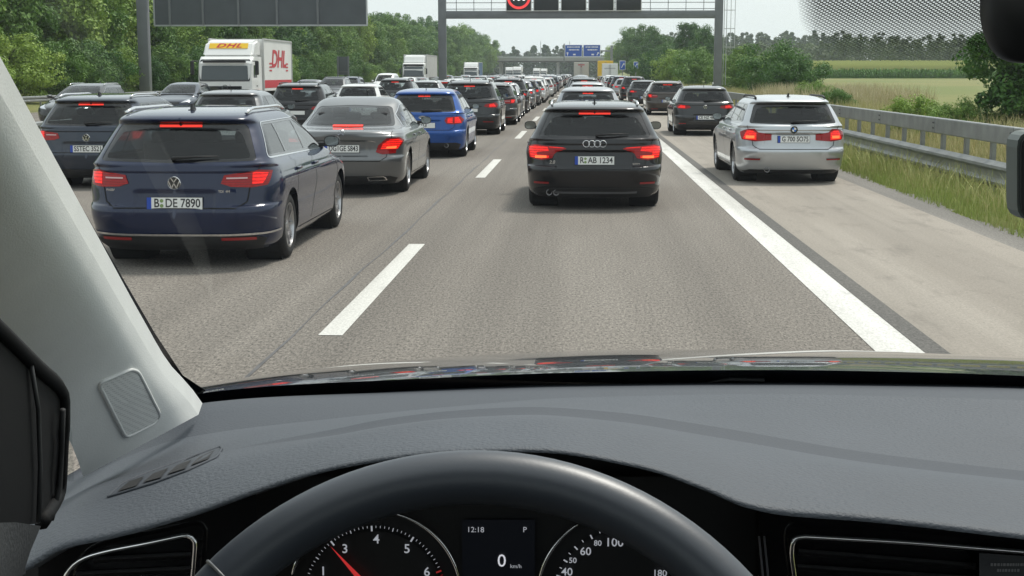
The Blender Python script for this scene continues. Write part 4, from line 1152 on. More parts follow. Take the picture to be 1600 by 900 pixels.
    # mirrors
    for sx in (1, -1):
        my = yw - .22; u = S.pos(np.array([S.sv('S', my, hz(1.0))]))[0]
        h_ = MB(); rows = []
        for i in range(9):
            t = i / 8; rr_ = math.sin(math.acos(max(-1, min(1, 1 - 1.0 * t)))) if t < 1 else 1.
            rows.append([(sx * (u[0] + .13 + .088 * rr_ ** .8 * np.sign(math.cos(a)) * abs(math.cos(a)) ** .75), my + .13 - .14 * t, hz(1.045) + .062 * rr_ ** .8 * np.sign(math.sin(a)) * abs(math.sin(a)) ** .8) for a in np.linspace(0, 2 * math.pi, 21)])
        h_.grid(rows)
        mo = h_.build('wing_mirror', P, root, smooth=True)
        MB().box((sx * (u[0] + .03), my + .05, hz(1.01)), (.14, .07, .045), b=.012).build('mirror_arm', M_BLACK, mo)
        gl = [(sx * (u[0] + .13 + .077 * np.sign(math.cos(a)) * abs(math.cos(a)) ** .75), my - .012, hz(1.045) + .052 * np.sign(math.sin(a)) * abs(math.sin(a)) ** .8) for a in np.linspace(0, 2 * math.pi, 21)[:-1]]
        rim_ = [(sx * (u[0] + .13 + .088 * np.sign(math.cos(a)) * abs(math.cos(a)) ** .75), my - .010, hz(1.045) + .062 * np.sign(math.sin(a)) * abs(math.sin(a)) ** .8) for a in np.linspace(0, 2 * math.pi, 21)[:-1]]
        MB().add(rim_, [tuple(range(20))]).build('mirror_back', M_BLACK, mo)
        MB().add(gl, [tuple(range(20))]).build('mirror_glass', M_MIRROR, mo)
    # roof rails
    if rails:
        for sx in (1, -1):
            ys_ = np.linspace(yb + .42, yfront(hz(1.37)) - .25, 14); pts = []
            for i, yy in enumerate(ys_):
                e = min(1., min(i, 13 - i) / 1.6); zz = hz(1.425) + .0 + .035 * e
                pts.append((sx * float(fw(1.425)) * .99, yy, zz))
            MB().tube(pts, .017, 8).build('roof_rail', rails, root, smooth=True)
    if fin:
        yy = yb + .62 if kind != 'sedan' else 2.75
        zz = S.z1 - .004 if yy > float(frr(1.47)) else float(np.interp(yy, [float(frr(z)) for z in (1.39, 1.42, 1.447, 1.462, 1.47)], [hz(z) for z in (1.39, 1.42, 1.447, 1.462, 1.47)]))
        pr = [(-.02, 0), (.13, 0), (.10, .02), (.03, .055), (-.005, .06)]
        if shark: MB().prism(pr, .022, Matrix.Translation(Vector((-.011, yy, zz))) @ Matrix(((0, 0, 1, 0), (1, 0, 0, 0), (0, 1, 0, 0), (0, 0, 0, 1)))).box((0, yy + .06, zz), (.06, .17, .012), b=.004).build('roof_antenna', M_BLACK, root)
        else: MB().tube([(0, yy, zz), (0, yy - .10, zz + .13)], [.009, .004], 6).build('roof_antenna', M_BLACK, root)
    # wiper
    if wiper and kind != 'sedan':
        pts = [(wiper_x - .02, zb + .03), (wiper_x + .20, zb + .045), (wiper_x + .40, zb + .05)]
        w3 = []
        for a, z in pts:
            p = S.pos(np.array([S.sv('R', abs(a), z)]))[0]; w3.append((a, p[1] - .03, z))
        MB().tube(w3, [.018, .010, .005], 6).tube([(w3[0][0], w3[0][1] + .03, w3[0][2]), w3[0]], .02, 8).build('rear_wiper', M_BLACK, root, smooth=True)
    # plate and badge
    ysurf = lambda x, z: float(S.pos(np.array([S.sv('R', abs(x), z)]))[0][1])
    if plate_txt: make_plate(root, ysurf(0, pz), pz, plate_txt, -.06 if kind != 'van' else 0, seal)
    if badge: emblem(badge, root, ysurf(0, hz(badge_z)), hz(badge_z), .062)
    for ex, ez, er in (exhaust or []):
        MB().lathe([(-.02, er * .82), (-.025, er), (.10, er), (.10, er * .8), (-.015, er * .8), (.12, .001)], 18, 'y', (ex, ysurf(ex, ez) + .0, ez)).build('exhaust_tip', M_EXH, root, smooth=True)
    # underside, wells, seats
    MB().box((0, L / 2, .26), (1.50 * q, L - .75, .16), b=.03).box((0, .42, .30), (1.35 * q, .5, .18), b=.04).build('underbody', M_UNDER, root)
    fl = MB().box((0, L * .52, hz(.60)), (1.55 * q, L * .72, .03)).build('cabin_floor', M_CABIN, root)
    st = MB()
    for sx in (-.36, .36):
        fy = yw - .95
        st.box((sx * q, fy, hz(.85)), (.50, .16, .70), rot=(.12, 0, 0), b=.06).box((sx * q, fy - .06, hz(1.24)), (.27, .10, .19), b=.045).box((sx * q, fy - .04, hz(1.12)), (.12, .03, .2))
    st.box((0, yw - 1.95, hz(.83)), (1.30 * q, .16, .62), rot=(.15, 0, 0), b=.06)
    for sx in (-.42, 0, .42): st.box((sx * q, yw - 2.03, hz(1.17)), (.26, .09, .12), b=.04)
    st.box((0, yw - .06, hz(.93)), (1.4 * q, .5, .14), b=.05)
    st.build('seats', M_SEAT, root)['kind'] = 'stuff'
    for wy in (wy0, wy1):
        for sx in (1, -1):
            well = MB().lathe([(.86 * q - .03, wr + .05), (.50, wr + .05), (.50, .02)], 28, 'x', (0, wy, wr + .0))
            if sx < 0: well.v = [(-a, b, c) for a, b, c in well.v]
            well.build('wheel_well', M_UNDER, root)
            t = link('tyre', wheel[0], None, root, (sx * (.885 * q - .115), wy, wr), (0, 0, 0 if sx > 0 else math.pi))
            t.scale = (1, wr / .325, wr / .325)
            link('rim', wheel[1], None, t); link('brake_disc', wheel[2], None, t)
    # nose
    if front:
        hl_ = [('F', .46, .66), ('F', .80, .70), ('S', L - .55, .80), ('S', L - .72, .83), ('F', .60, .75)]
        lamp(zq(hl_), M_HEADLAMP, 'headlight', .008)
        gm = S.mesh(S.poly([('F', 0, hz(.57)), ('F', .44, hz(.60)), ('F', .46, hz(.70)), ('F', 0, hz(.71))], .05), [], .006, .06, .006, True, 'grille'); gm.materials.append(M_GLOSSBLACK); link('grille', gm, None, root)
        gm = S.mesh(S.poly([('F', 0, .24), ('F', .55, .26), ('F', .50, .40), ('F', 0, .40)], .05), [], .006, .06, .006, True, 'air_intake'); gm.materials.append(M_BLACK); link('air_intake', gm, None, root)
    root['_paint'] = 1; del root['_paint']
    return root, S

def copy_tree(o, parent=None, skip=()):
    c = o.copy(); COL.objects.link(c); c.parent = parent
    for ch in KIDS.get(o.name, ()):
        if ch.name.split('.')[0] not in skip: copy_tree(ch, c, skip)
    return c
KIDS = {}
def index_kids():
    KIDS.clear()
    for o in bpy.data.objects:
        if o.parent: KIDS.setdefault(o.parent.name, []).append(o)
SMALL = ('shut_line', 'door_handle', 'badge', 'badge_disc', 'badge_quarter', 'rear_wiper', 'exhaust_tip', 'cabin_floor', 'brake_disc', 'bumper_trim', 'window_trim', 'seal', 'roof_antenna', 'mirror_arm', 'mirror_back', 'wheel_well', 'model_lettering')
TINY = SMALL + ('seats', 'rim', 'lettering', 'country_band', 'number_plate', 'plate_face', 'grille', 'air_intake', 'reflector', 'bumper_insert', 'window_frame', 'window_border', 'lit_segment', 'roof_rail', 'mirror_glass', 'headlight', 'lit_core')
def place(proto, x, y, rz=0., paint_=None, label='', cat='car', group=None, skip=(), s=1.):
    c = copy_tree(proto, None, skip); c.location = (x, y, 0); c.rotation_euler = (0, 0, rz); c.scale = (s, s, s)
    if paint_ is not None: repaint(c, paint_)
    for k in ('label', 'category', 'group'):
        if k in c: del c[k]
    tag(c, label, cat, group); return c
def repaint(c, m):
    for ch in [o for o in NEW_KIDS(c)]:
        if ch.name.split('.')[0] in ('body', 'roof_centre', 'wing_mirror', 'door_handle'):
            ch.material_slots[0].link = 'OBJECT'; ch.material_slots[0].material = m
def NEW_KIDS(c):
    return list(c.children)
# ---------------------------------------------------------------- the models
P_NAVY = paint((.002, .010, .044), .1); P_BLACK = paint((.006, .006, .008), .1); P_GREY = paint((.17, .175, .18), .6); P_SILVER = paint((.50, .52, .54), .75); P_BLUE = paint((.006, .070, .30), .3)
P_DGREY = paint((.030, .032, .034), .4); P_WHITE = paint((.74, .74, .73), 0.); P_MGREY = paint((.13, .135, .14), .6); P_STEELB = paint((.025, .035, .055), .4); P_RED = paint((.22, .01, .012), .1); P_BROWN = paint((.055, .045, .038), .4); P_LSILV = paint((.36, .37, .39), .7)

LVW = [('R', .43, .795), ('R', .46, .87), ('R', .72, .905), ('S', .22, .915), ('S', .36, .90), ('S', .26, .775), ('R', .70, .755), ('R', .52, .765)]
HVW = [([('R', .70, .785), ('R', .70, .888), ('S', .20, .895), ('S', .30, .885), ('S', .22, .79)], M_TAILLIT, 'lit_segment'), ([('R', .48, .835), ('R', .66, .835), ('R', .66, .848), ('R', .48, .848)], M_TAILCLEAR, 'lit_core')]
passat, S_ = car('estate_car', 4.77, .915, 1.48, 'estate', light=LVW, hot=HVW, plate_txt='B  DE 7890', plate_z=.615, badge='vw', badge_z=.80, rails=M_CHROME, chrome=True, pcol=P_NAVY, chrome_bar=(.325, .8), lower=.31, refl=.285, seal=True, line_z=.57)
text_obj('TDI  4M', passat, M_CHROME, (.46, float(S_.pos(np.array([S_.sv('R', .46, .725)]))[0][1]) - .008, .725), size=.032, bold=.02).name = 'model_lettering'
text_obj('PASSAT', passat, M_CHROME, (-.60, float(S_.pos(np.array([S_.sv('R', .60, .735)]))[0][1]) - .008, .735), size=.03, bold=.02, ).name = 'model_lettering'
passat.location = (-3.72, 12.75, 0)
tag(passat, 'dark blue estate car with chrome rails, plate B DE 7890, nearest on the left', 'car', 'cars in the left lane queue')

LMB = [('R', .50, .655), ('R', .54, .76), ('R', .66, .865), ('S', .28, .875), ('S', .40, .83), ('S', .22, .69), ('R', .78, .635), ('R', .60, .62)]
HMB = [([('R', .57, .70), ('R', .60, .78), ('R', .70, .845), ('S', .25, .85), ('S', .33, .815), ('R', .80, .70)], M_TAILLIT, 'lit_segment'), ([('R', .64, .71), ('R', .66, .74), ('R', .79, .745), ('R', .78, .71)], M_TAILHOT, 'lit_core')]
merc, S_ = car('sedan', 4.69, .905, 1.44, 'sedan', light=LMB, hot=HMB, plate_txt='DG1GE S843', plate_z=.70, badge='star', badge_z=.945, pcol=P_GREY, chrome=True, lower=.295, refl=None, shark=False, exhaust=None, glass=dict(zb=1.02, zt=1.33, xb=.70, xt=.58), brake3=(.23, 1.035), line_z=.52, ledge=.02, rec=(.38, .11), tint=M_GLASS)
for sx in (1, -1):
    pl = round_poly([(.38, .225), (.66, .235), (.62, .295), (.36, .29)], .02)
    rows = S_.mesh(S_.poly([('R', a, z) for a, z in pl]), [], .012, .05, .01, False, 'exhaust_trim'); rows.materials.append(M_CHROME)
    inn = S_.mesh(S_.poly([('R', a, z) for a, z in round_poly([(.405, .237), (.635, .245), (.605, .283), (.385, .279)], .015)]), [], .015, .05, .004, False, 'exhaust_opening'); inn.materials.append(M_UNDER)
    o = link('exhaust_trim', rows if sx > 0 else mirrored(rows), None, merc); link('exhaust_opening', inn if sx > 0 else mirrored(inn), None, o)
v, f = S_.strip([('R', 0, .815), ('R', .44, .815), ('R', .50, .80)], .022, .006)
MB().add(v, f).add([(-p[0], p[1], p[2]) for p in v], f).build('boot_trim', M_CHROME, merc, smooth=True)
text_obj('C220 d', merc, M_CHROME, (-.52, float(S_.pos(np.array([S_.sv('R', .5, .90)]))[0][1]) - .006, .90), size=.045, bold=.02).name = 'model_lettering'
merc.location = (-3.50, 20.7, 0)
tag(merc, 'grey saloon car with chrome boot strip behind the dark blue estate', 'car', 'cars in the left lane queue')

LFO = [('R', .46, .80), ('R', .50, .87), ('R', .74, .885), ('S', .26, .89), ('S', .34, .82), ('S', .24, .735), ('R', .62, .72), ('R', .50, .735)]
HFO = [([('R', .52, .76), ('R', .53, .85), ('R', .63, .86), ('R', .63, .75)], M_TAILLIT, 'lit_segment'), ([('R', .67, .75), ('R', .67, .865), ('S', .22, .87), ('S', .24, .755)], M_TAILLIT, 'lit_segment')]
ford, S_ = car('hatchback', 4.36, .91, 1.48, 'hatch', light=LFO, hot=HFO, plate_txt='03', plate_z=.70, badge='oval', badge_z=.865, pcol=P_BLUE, lower=.33, refl=None, shark=False, exhaust=[(.50, .27, .045)], brake3=(.13, None), ledge=.05, line_z=.6, glass=dict(zb=.98, zt=1.335, xb=.70, xt=.60))
ford.location = (-3.34, 30.2, 0)
tag(ford, 'bright blue hatchback in the left lane ahead of the grey saloon', 'car', 'cars in the left lane queue')

LSU = [('R', .44, .80), ('R', .50, .86), ('S', .24, .90), ('S', .32, .84), ('S', .24, .77), ('R', .60, .765)]
HSU = [([('R', .60, .785), ('R', .60, .85), ('S', .20, .87), ('S', .22, .79)], M_TAILLIT, 'lit_segment')]
suv, S_ = car('sport_utility_vehicle', 4.40, .92, 1.62, 'hatch', light=LSU, hot=HSU, plate_txt='B5', plate_z=.74, badge=None, pcol=P_DGREY, lower=.46, refl=.40, rails=M_BLACK, brake3=(.16, None), glass=dict(zb=.99, zt=1.33, xb=.70, xt=.60), shark=False)
suv.location = (-3.24, 41.6, 0)
tag(suv, 'dark grey tall car directly ahead of the bright blue hatchback', 'car', 'cars in the left lane queue')

LAU = [('R', .37, .83), ('R', .40, .85), ('R', .66, .872), ('S', .24, .885), ('S', .40, .865), ('S', .30, .70), ('R', .70, .672), ('R', .56, .70), ('R', .53, .76), ('R', .50, .79)]
HAU = [([('R', .60, .80), ('R', .62, .855), ('S', .24, .87), ('S', .34, .85), ('S', .28, .715), ('R', .70, .69), ('R', .60, .71), ('R', .60, .74), ('R', .76, .745), ('R', .76, .78)], M_TAILLIT, 'lit_segment'), ([('R', .63, .705), ('R', .63, .735), ('R', .78, .735), ('R', .78, .70)], M_TAILHOT, 'lit_core'), ([('R', .40, .838), ('R', .60, .848), ('R', .60, .858), ('R', .42, .845)], M_TAILLIT, 'lit_segment')]
audi, S_ = car('estate_car', 4.73, .92, 1.43, 'estate', light=LAU, hot=HAU, plate_txt='R  AB 1234', plate_z=.665, badge='rings', badge_z=.90, rails=M_CHROME, pcol=P_BLACK, lower=.30, refl=.37, refl_x=(.60, .80), exhaust=[(-.60, .235, .04), (-.505, .235, .04)], brake3=(.21, None), seal=True, wiper_x=.05, glass=dict(zb=.985, zt=1.335, xb=.74, xt=.60), line_z=.545, rec=(.5, .12), ledge=.04)
v, f = S_.strip([('R', 0, .245), ('R', .40, .245), ('R', .56, .25)], .035, .016); MB().add(v, f).add([(-p[0], p[1], p[2]) for p in v], f).build('bumper_trim', mat('dull_metal', (.22, .22, .23), .35, metal=.8), audi, smooth=True)
text_obj('2.0', audi, M_CHROME, (-.56, float(S_.pos(np.array([S_.sv('R', .56, .64)]))[0][1]) - .008, .64), size=.06, bold=.02, shear=.2).name = 'model_lettering'
text_obj('quattro', audi, M_CHROME, (.55, float(S_.pos(np.array([S_.sv('R', .55, .625)]))[0][1]) - .008, .625), size=.032, bold=.02).name = 'model_lettering'
audi.location = (.21, 18.6, 0)
tag(audi, 'black estate car straight ahead, plate AB 1234, brake lights on', 'car', 'cars in the middle queue')

LBM = [('R', .36, .725), ('R', .36, .83), ('R', .57, .855), ('R', .63, .915), ('S', .20, .915), ('S', .34, .86), ('S', .26, .735), ('R', .62, .705)]
HBM = [([('R', .60, .73), ('R', .60, .845), ('R', .66, .89), ('S', .22, .88), ('S', .24, .745)], M_TAILLIT, 'lit_segment'), ([('R', .63, .755), ('R', .63, .80), ('R', .76, .80), ('R', .76, .755)], M_TAILHOT, 'lit_core')]
bmw, S_ = car('estate_car', 4.63, .905, 1.44, 'estate', light=LBM, hot=HBM, plate_txt='G 700 SO75', plate_z=.735, badge='roundel', badge_z=.905, rails=M_BLACK, pcol=P_SILVER, lower=.235, refl=.41, refl_x=(.54, .78), exhaust=[(-.42, .235, .045)], brake3=None, glass=dict(zb=1.0, zt=1.34, xb=.72, xt=.61), line_z=.575, rec=(.46, .085), ledge=.03, fin=True)
v, f = S_.strip([('R', 0, .845), ('R', .30, .845)], .014, .008); MB().add(v, f).add([(-p[0], p[1], p[2]) for p in v], f).build('grip_bar', mat('grip_dark', (.12, .12, .12), .4), bmw)
bmw.location = (3.52, 23.3, 0); bmw.rotation_euler = (0, 0, R(.8))
tag(bmw, 'silver estate car standing on the hard shoulder beside the guard rail', 'car', 'cars on the hard shoulder')

LGO = [('R', .42, .815), ('R', .46, .885), ('R', .70, .915), ('S', .24, .92), ('S', .32, .86), ('S', .22, .80), ('R', .60, .785)]
HGO = [([('R', .58, .81), ('R', .58, .885), ('S', .20, .90), ('S', .24, .82)], M_TAILLIT, 'lit_segment')]
golf, S_ = car('hatchback', 4.26, .90, 1.45, 'hatch', light=LGO, hot=HGO, plate_txt='CE NZ 48', plate_z=.53, badge='vw', badge_z=.84, pcol=P_DGREY, lower=.33, refl=.36, refl_x=(.55, .75), brake3=None, shark=False, glass=dict(zb=1.0, zt=1.335, xb=.70, xt=.59), line_z=.46, ledge=.03, rec=(.34, .08))
golf.location = (3.68, 41.5, 0)
tag(golf, 'dark grey hatchback on the hard shoulder ahead of the silver estate', 'car', 'cars on the hard shoulder')

van, S_ = car('small_van', 4.5, .90, 1.84, 'van', light=[('R', .70, .70), ('R', .70, 1.05), ('S', .10, 1.05), ('S', .12, .70)], hot=[], plate_txt='', plate_z=.60, pcol=P_WHITE, lower=.34, refl=None, brake3=None, fin=False, glass=dict(zb=.99, zt=1.30, xb=.68, xt=.60), ledge=0.)
van.rotation_euler = (0, 0, math.pi); van.location = ((600 - VPX) / 20.5, F / 20.5 + 4.5, 0)
tag(van, 'small white panel van coming the other way behind the white roofed cars', 'van', 'oncoming vehicles')
bpy.context.view_layer.update(); index_kids()

# ---------------------------------------------------------------- copies in the queues
PL = [(P_WHITE, 'white'), (P_LSILV, 'silver'), (P_MGREY, 'mid grey'), (P_BLACK, 'black'), (P_DGREY, 'dark grey'), (P_SILVER, 'bright silver'), (P_STEELB, 'dark blue'), (P_WHITE, 'white'), (P_BROWN, 'brown')]
KN = [(passat, 'estate car'), (golf, 'hatchback'), (suv, 'tall car'), (ford, 'hatchback'), (suv, 'tall car'), (bmw, 'estate car'), (audi, 'estate car'), (golf, 'hatchback')]
NOPLATE = ('lettering',)
# the outer left lane
vwl = place(passat, -7.72, 21.8, 0, P_STEELB, 'dark blue grey estate car left of the nearest estate, beside the windscreen pillar', 'car', 'cars in the outer left lane', skip=('number_plate', 'seal', 'bumper_trim', 'window_trim', 'model_lettering'))
make_plate(vwl, .062, .63, 'SSTEC 3S21')
place(golf, -7.70, 30.4, 0, P_MGREY, 'dark hatchback seen over the roof of the nearest dark blue estate', 'car', 'cars in the outer left lane', skip=NOPLATE)
place(suv, -7.95, 39.5, 0, P_BLACK, 'black tall car with green sticker glow between blue estate and grey saloon', 'car', 'cars in the outer left lane', skip=NOPLATE, s=.96)
place(golf, -7.95, 50.5, 0, P_WHITE, 'white hatchback seen just above the roof of the grey saloon', 'car', 'cars in the outer left lane', skip=SMALL)
place(suv, -8.1, 62., 0, P_DGREY, 'dark tall car right of the white hatchback in the outer left lane', 'car', 'cars in the outer left lane', skip=SMALL)
random.seed(11)
y = 74.; k = 0
while y < 430:
    pr, kn = KN[(k * 5 + 1) % 8]; pa, cn = PL[(k * 4 + 1) % 9]
    lab = '%s %s, %s of the outer left lane queue beyond the white hatchback' % (cn, kn, ORD[k + 1]) if k < 20 else 'far off car at the end of the outer left lane queue'
    place(pr, -8.0 + .2 * random.uniform(-1, 1), y, 0, pa, lab, 'car', 'cars in the outer left lane' if k < 20 else 'far end of the outer left lane', skip=SMALL if k < 3 else TINY); k += 1
    y += 7.4 + random.uniform(-.3, 1.2)
# the left lane
y = 49.6; k = 0
seq = [(passat, P_DGREY, 'dark grey', 'estate car'), (golf, P_LSILV, 'silver', 'hatchback'), (suv, P_BLACK, 'black', 'tall car'), (golf, P_LSILV, 'silver', 'hatchback'), (passat, P_MGREY, 'grey', 'estate car'), (golf, P_WHITE, 'white', 'hatchback'), (suv, P_WHITE, 'white', 'tall car'), (bmw, P_WHITE, 'white', 'estate car')]
while y < 440:
    if k < len(seq): pr, pa, cn, kn = seq[k]
    else: (pr, kn), (pa, cn) = KN[(k * 3) % 8], PL[(k * 2) % 9]
    lab = '%s %s, %s of the left lane queue beyond the bright blue hatchback' % (cn, kn, ORD[k + 1]) if k < 22 else 'far off car at the end of the left lane queue'
    place(pr, -3.15 + .12 * random.uniform(-1, 1) + min(k, 8) * .02, y, 0, pa, lab, 'car', 'cars in the left lane queue' if k < 22 else 'far end of the left lane queue', skip=NOPLATE + ('badge', 'badge_disc', 'badge_quarter', 'seal', 'model_lettering') if k < 3 else (SMALL if k < 6 else TINY)); k += 1
    y += 7.3 + random.uniform(-.3, 1.0)
# straight ahead
mid = [(ford, P_LSILV, 34.8, .22, 'silver hatchback directly ahead of the black estate'), (passat, P_SILVER, 56., .33, 'silver estate car, second ahead of the black estate'), (suv, P_DGREY, 71., .25, 'dark tall car, third ahead of the black estate')]
for pr, pa, y, x, lab in mid: place(pr, x, y, 0, pa, lab, 'car', 'cars in the middle queue', skip=SMALL)
y = 84.; k = 0
while y < 225:
    (pr, kn), (pa, cn) = KN[(k * 3 + 2) % 8], PL[(k * 2 + 3) % 9]
    place(pr, .2 + random.uniform(-.15, .15), y, 0, pa, '%s %s, %s ahead of the black estate in its lane' % (cn, kn, ORD[k + 3]), 'car', 'cars in the middle queue', skip=TINY); k += 1; y += 8.3 + random.uniform(0, 1.5)
# hard shoulder
sh = [(passat, P_BROWN, 62., 3.86, 'grey brown car on the hard shoulder, first ahead of the dark hatchback'), (golf, P_DGREY, 77., 3.55, 'dark hatchback on the hard shoulder, second ahead of the dark grey hatchback'), (suv, P_BLACK, 93., 3.6, 'black tall car, third ahead of the dark grey hatchback on the shoulder'),
      (golf, P_LSILV, 104., 3.4, 'silver hatchback, fourth ahead of the dark grey hatchback on the shoulder'), (suv, P_STEELB, 118., 3.5, 'dark blue tall car, fifth ahead of the dark grey hatchback on the shoulder')]
for pr, pa, y, x, lab in sh: place(pr, x, y, 0, pa, lab, 'car', 'cars on the hard shoulder', skip=SMALL)
y = 130.; k = 0
while y < 215:
    (pr, kn), (pa, cn) = KN[(k * 3 + 1) % 8], PL[(k * 2 + 1) % 9]
    place(pr, 3.6 + random.uniform(-.2, .2), y, 0, pa, '%s %s on the shoulder, %s ahead of the dark grey hatchback' % (cn, kn, ORD[k + 5]), 'car', 'cars on the hard shoulder', skip=TINY); k += 1; y += 9 + random.uniform(0, 2)
# oncoming
onc = [(passat, P_DGREY, 92, 49, 'dark estate car coming the other way at the left edge'), (golf, P_STEELB, 258, 40, 'dark blue car coming the other way left of the delivery lorry'), (golf, P_LSILV, 470, 27, 'silver car coming the other way just behind the delivery lorry'),
       (suv, P_MGREY, 512, 27.5, 'grey car coming the other way, left of a pair behind the lorry'), (suv, P_STEELB, 537, 25.5, 'dark blue car coming the other way, right of a pair behind the lorry')]
ON_SKIP = ('tail_light', 'brake_light', 'rear_wiper', 'number_plate', 'exhaust_tip', 'bumper_insert', 'reflector', 'badge', 'badge_disc', 'badge_quarter', 'seal', 'bumper_trim', 'model_lettering', 'grip_bar')
for pr, pa, px, ppm, lab in onc: place(pr, (px - VPX) / ppm, F / ppm + 4.5, math.pi, pa, lab, 'car', 'oncoming vehicles', skip=ON_SKIP)
y = 130.; k = 0
while y < 420:
    (pr, kn), (pa, cn) = KN[(k * 3 + 3) % 8], PL[(k * 2) % 9]
    place(pr, -16.2 + random.uniform(-.3, .3), y + 4.5, math.pi, pa, 'small far car in the oncoming traffic beyond the gantry', 'car', 'far oncoming cars', skip=TINY); k += 1; y += 11 + random.uniform(0, 8)

# ---------------------------------------------------------------- lorries
M_TRK = mat('lorry_white', (.76, .76, .745), .4, coat=.4, noise=.04, nscale=.7); M_LBOX = mat('box_white', (.72, .72, .70), .45, noise=.05, nscale=.6); M_DHLRED = mat('lorry_red', (.52, .02, .035), .45); M_DHLYEL = mat('lorry_yellow', (.80, .50, .02), .45)
TW = wheel_meshes(.48, .28, 8, mat('steel_wheel', (.3, .3, .3), .5, metal=.4))
def quad(p, m, nm, parent, th=0.):
    return MB().add(p, [tuple(range(len(p)))]).build(nm, m, parent)
def lorry(x, y, L, H, label, box_m, side_m=None, livery=False, cab_h=2.95, semi=False, deflector=True):
    """oncoming lorry: cab front at y, box behind"""
    root = empty('lorry', (x, y, 0)); tag(root, label, 'lorry', 'oncoming vehicles')
    w = 2.46; hw = w / 2
    # cab: side profile extruded across, corners bevelled
    prof = [(.05, .55), (0, 1.0), (0.0, 1.55), (.10, 2.25), (.26, cab_h - .12), (.45, cab_h), (2.0, cab_h), (2.05, .55)]
    bm = bmesh.new()
    ring = [[bm.verts.new((sx * hw * .985, a, b)) for a, b in prof] for sx in (-1, 1)]
    n = len(prof)
    for i in range(n): bm.faces.new((ring[0][i], ring[0][(i + 1) % n], ring[1][(i + 1) % n], ring[1][i]))
    bm.faces.new(ring[0][::-1]); bm.faces.new(ring[1])
    bmesh.ops.recalc_face_normals(bm, faces=bm.faces[:])
    es = [e for e in bm.edges if abs(e.verts[0].co.x - e.verts[1].co.x) < .01 and max(e.verts[0].co.y, e.verts[1].co.y) < 1.0]
    bmesh.ops.bevel(bm, geom=es, offset=.14, segments=4, affect='EDGES', profile=.5)
    me = bpy.data.meshes.new('cab'); bm.to_mesh(me); bm.free(); me.materials.append(M_TRK)
    for p in me.polygons: p.use_smooth = False
    cab = link('cab', me, None, root)
    yz = lambda z: -.012 + float(np.interp(z, [1.0, 1.55, 2.25, cab_h - .12], [0, 0, .10, .26]))
    ww = hw * .86
    wz0, wz1 = 1.52, cab_h - .40
    fr = round_poly([(-ww - .08, wz0 - .06), (ww + .08, wz0 - .06), (ww + .06, wz1 + .28), (-ww - .06, wz1 + .28)], .08)
    quad([(a, yz(b) - .004, b) for a, b in fr], M_GLOSSBLACK, 'windscreen_surround', cab)
    gl = round_poly([(-ww, wz0), (ww, wz0), (ww - .04, wz1), (-ww + .04, wz1)], .06)
    quad([(a, yz(b) - .012, b) for a, b in gl], mat('lorry_glass', (.035, .05, .055), .06, coat=.6), 'windscreen', cab)
    MB().box((0, yz(wz1) - .08, wz1 + .18), (w * .78, .16, .12), b=.03).build('sun_visor', M_BLACK, cab)
    for sx in (1, -1):
        sw = round_poly([(.35, 1.62), (1.05, 1.62), (1.05, cab_h - .38), (.42, cab_h - .38)], .06)
        quad([(sx * (hw * .985 + .005), a, b) for a, b in sw], mat('lorry_glass'), 'side_window', cab)
        v = [(sx * (hw * .985 + .004), a, b) for a, b in [(.28, 1.0), (1.15, 1.0), (1.15, cab_h - .25), (.33, cab_h - .25)]]
        mo = MB().box((sx * (hw + .22), .02, 2.05), (.16, .14, .62), b=.04).build('mirror', M_BLACK, cab)
        MB().tube([(sx * hw * .98, .25, 2.35), (sx * (hw + .2), .05, 2.35)], .02, 6).build('mirror_arm', M_BLACK, mo)
        hl_ = MB().box((sx * .95, -.01, .72), (.42, .06, .24), b=.04).build('headlight', M_HEADLAMP, cab)
        MB().box((sx * (hw * .985), 1.0, 1.25), (.03, .16, .05)).build('door_handle', M_BLACK, cab)
    MB().box((0, -.008, 1.12), (1.5, .03, .26), b=.02).build('grille', M_GLOSSBLACK, cab)
    MB().box((0, -.03, .62), (2.3, .18, .38), b=.05).build('bumper', mat('bumper_grey', (.12, .12, .125), .5), cab)
    rg = MB(); rows = []
    for q in range(25):
        a = 2 * math.pi * q / 24; rows.append([(r_ * math.cos(a), -.03, 1.18 + r_ * math.sin(a)) for r_ in (.10, .13)])
    rg.grid(rows).build('badge', M_CHROME, cab)
    # box
    b0 = 2.25 if not semi else 1.9
    bx = MB().box((0, b0 + (L - b0) / 2, (H + 1.0) / 2), (2.5, L - b0, H - 1.0), b=.02).build('load_box', box_m, root)
    ed = mat('box_edge', (.55, .55, .54), .4, metal=.3)
    for sx in (1, -1):
        for yy in (b0, L): MB().box((sx * 1.25, yy, (H + 1) / 2), (.07, .07, H - .98)).build('corner_post', ed, bx)
        MB().box((sx * 1.25, b0 + (L - b0) / 2, H), (.07, L - b0 - .08, .07)).build('roof_rail', ed, bx)
    if side_m:
        quad([(1.254, b0 + .06, 1.08), (1.254, L - .06, 1.08), (1.254, L - .06, H - .06), (1.254, b0 + .06, H - .06)], side_m, 'side_curtain', bx)
    if deflector:
        dp = [(.50, cab_h + .0), (.72, cab_h + .25), (1.05, H - .16), (1.55, H - .06), (2.15, H - .04), (2.15, cab_h + .0)]
        m_ = MB(); k = len(dp)
        vs = [(-hw * (.93 - .02 * i % 2), a, b) for i, (a, b) in enumerate(dp)] + [(hw * .93, a, b) for a, b in dp]
        m_.add(vs, [tuple(range(k - 1, -1, -1)), tuple(range(k, 2 * k))] + [(i, (i + 1) % k, k + (i + 1) % k, k + i) for i in range(k)])
        me = m_.mesh('wind_deflector'); bm = bmesh.new(); bm.from_mesh(me); bmesh.ops.bevel(bm, geom=bm.edges[:], offset=.10, segments=3, affect='EDGES'); bm.to_mesh(me); bm.free(); me.materials.append(M_TRK)
        link('wind_deflector', me, None, root)
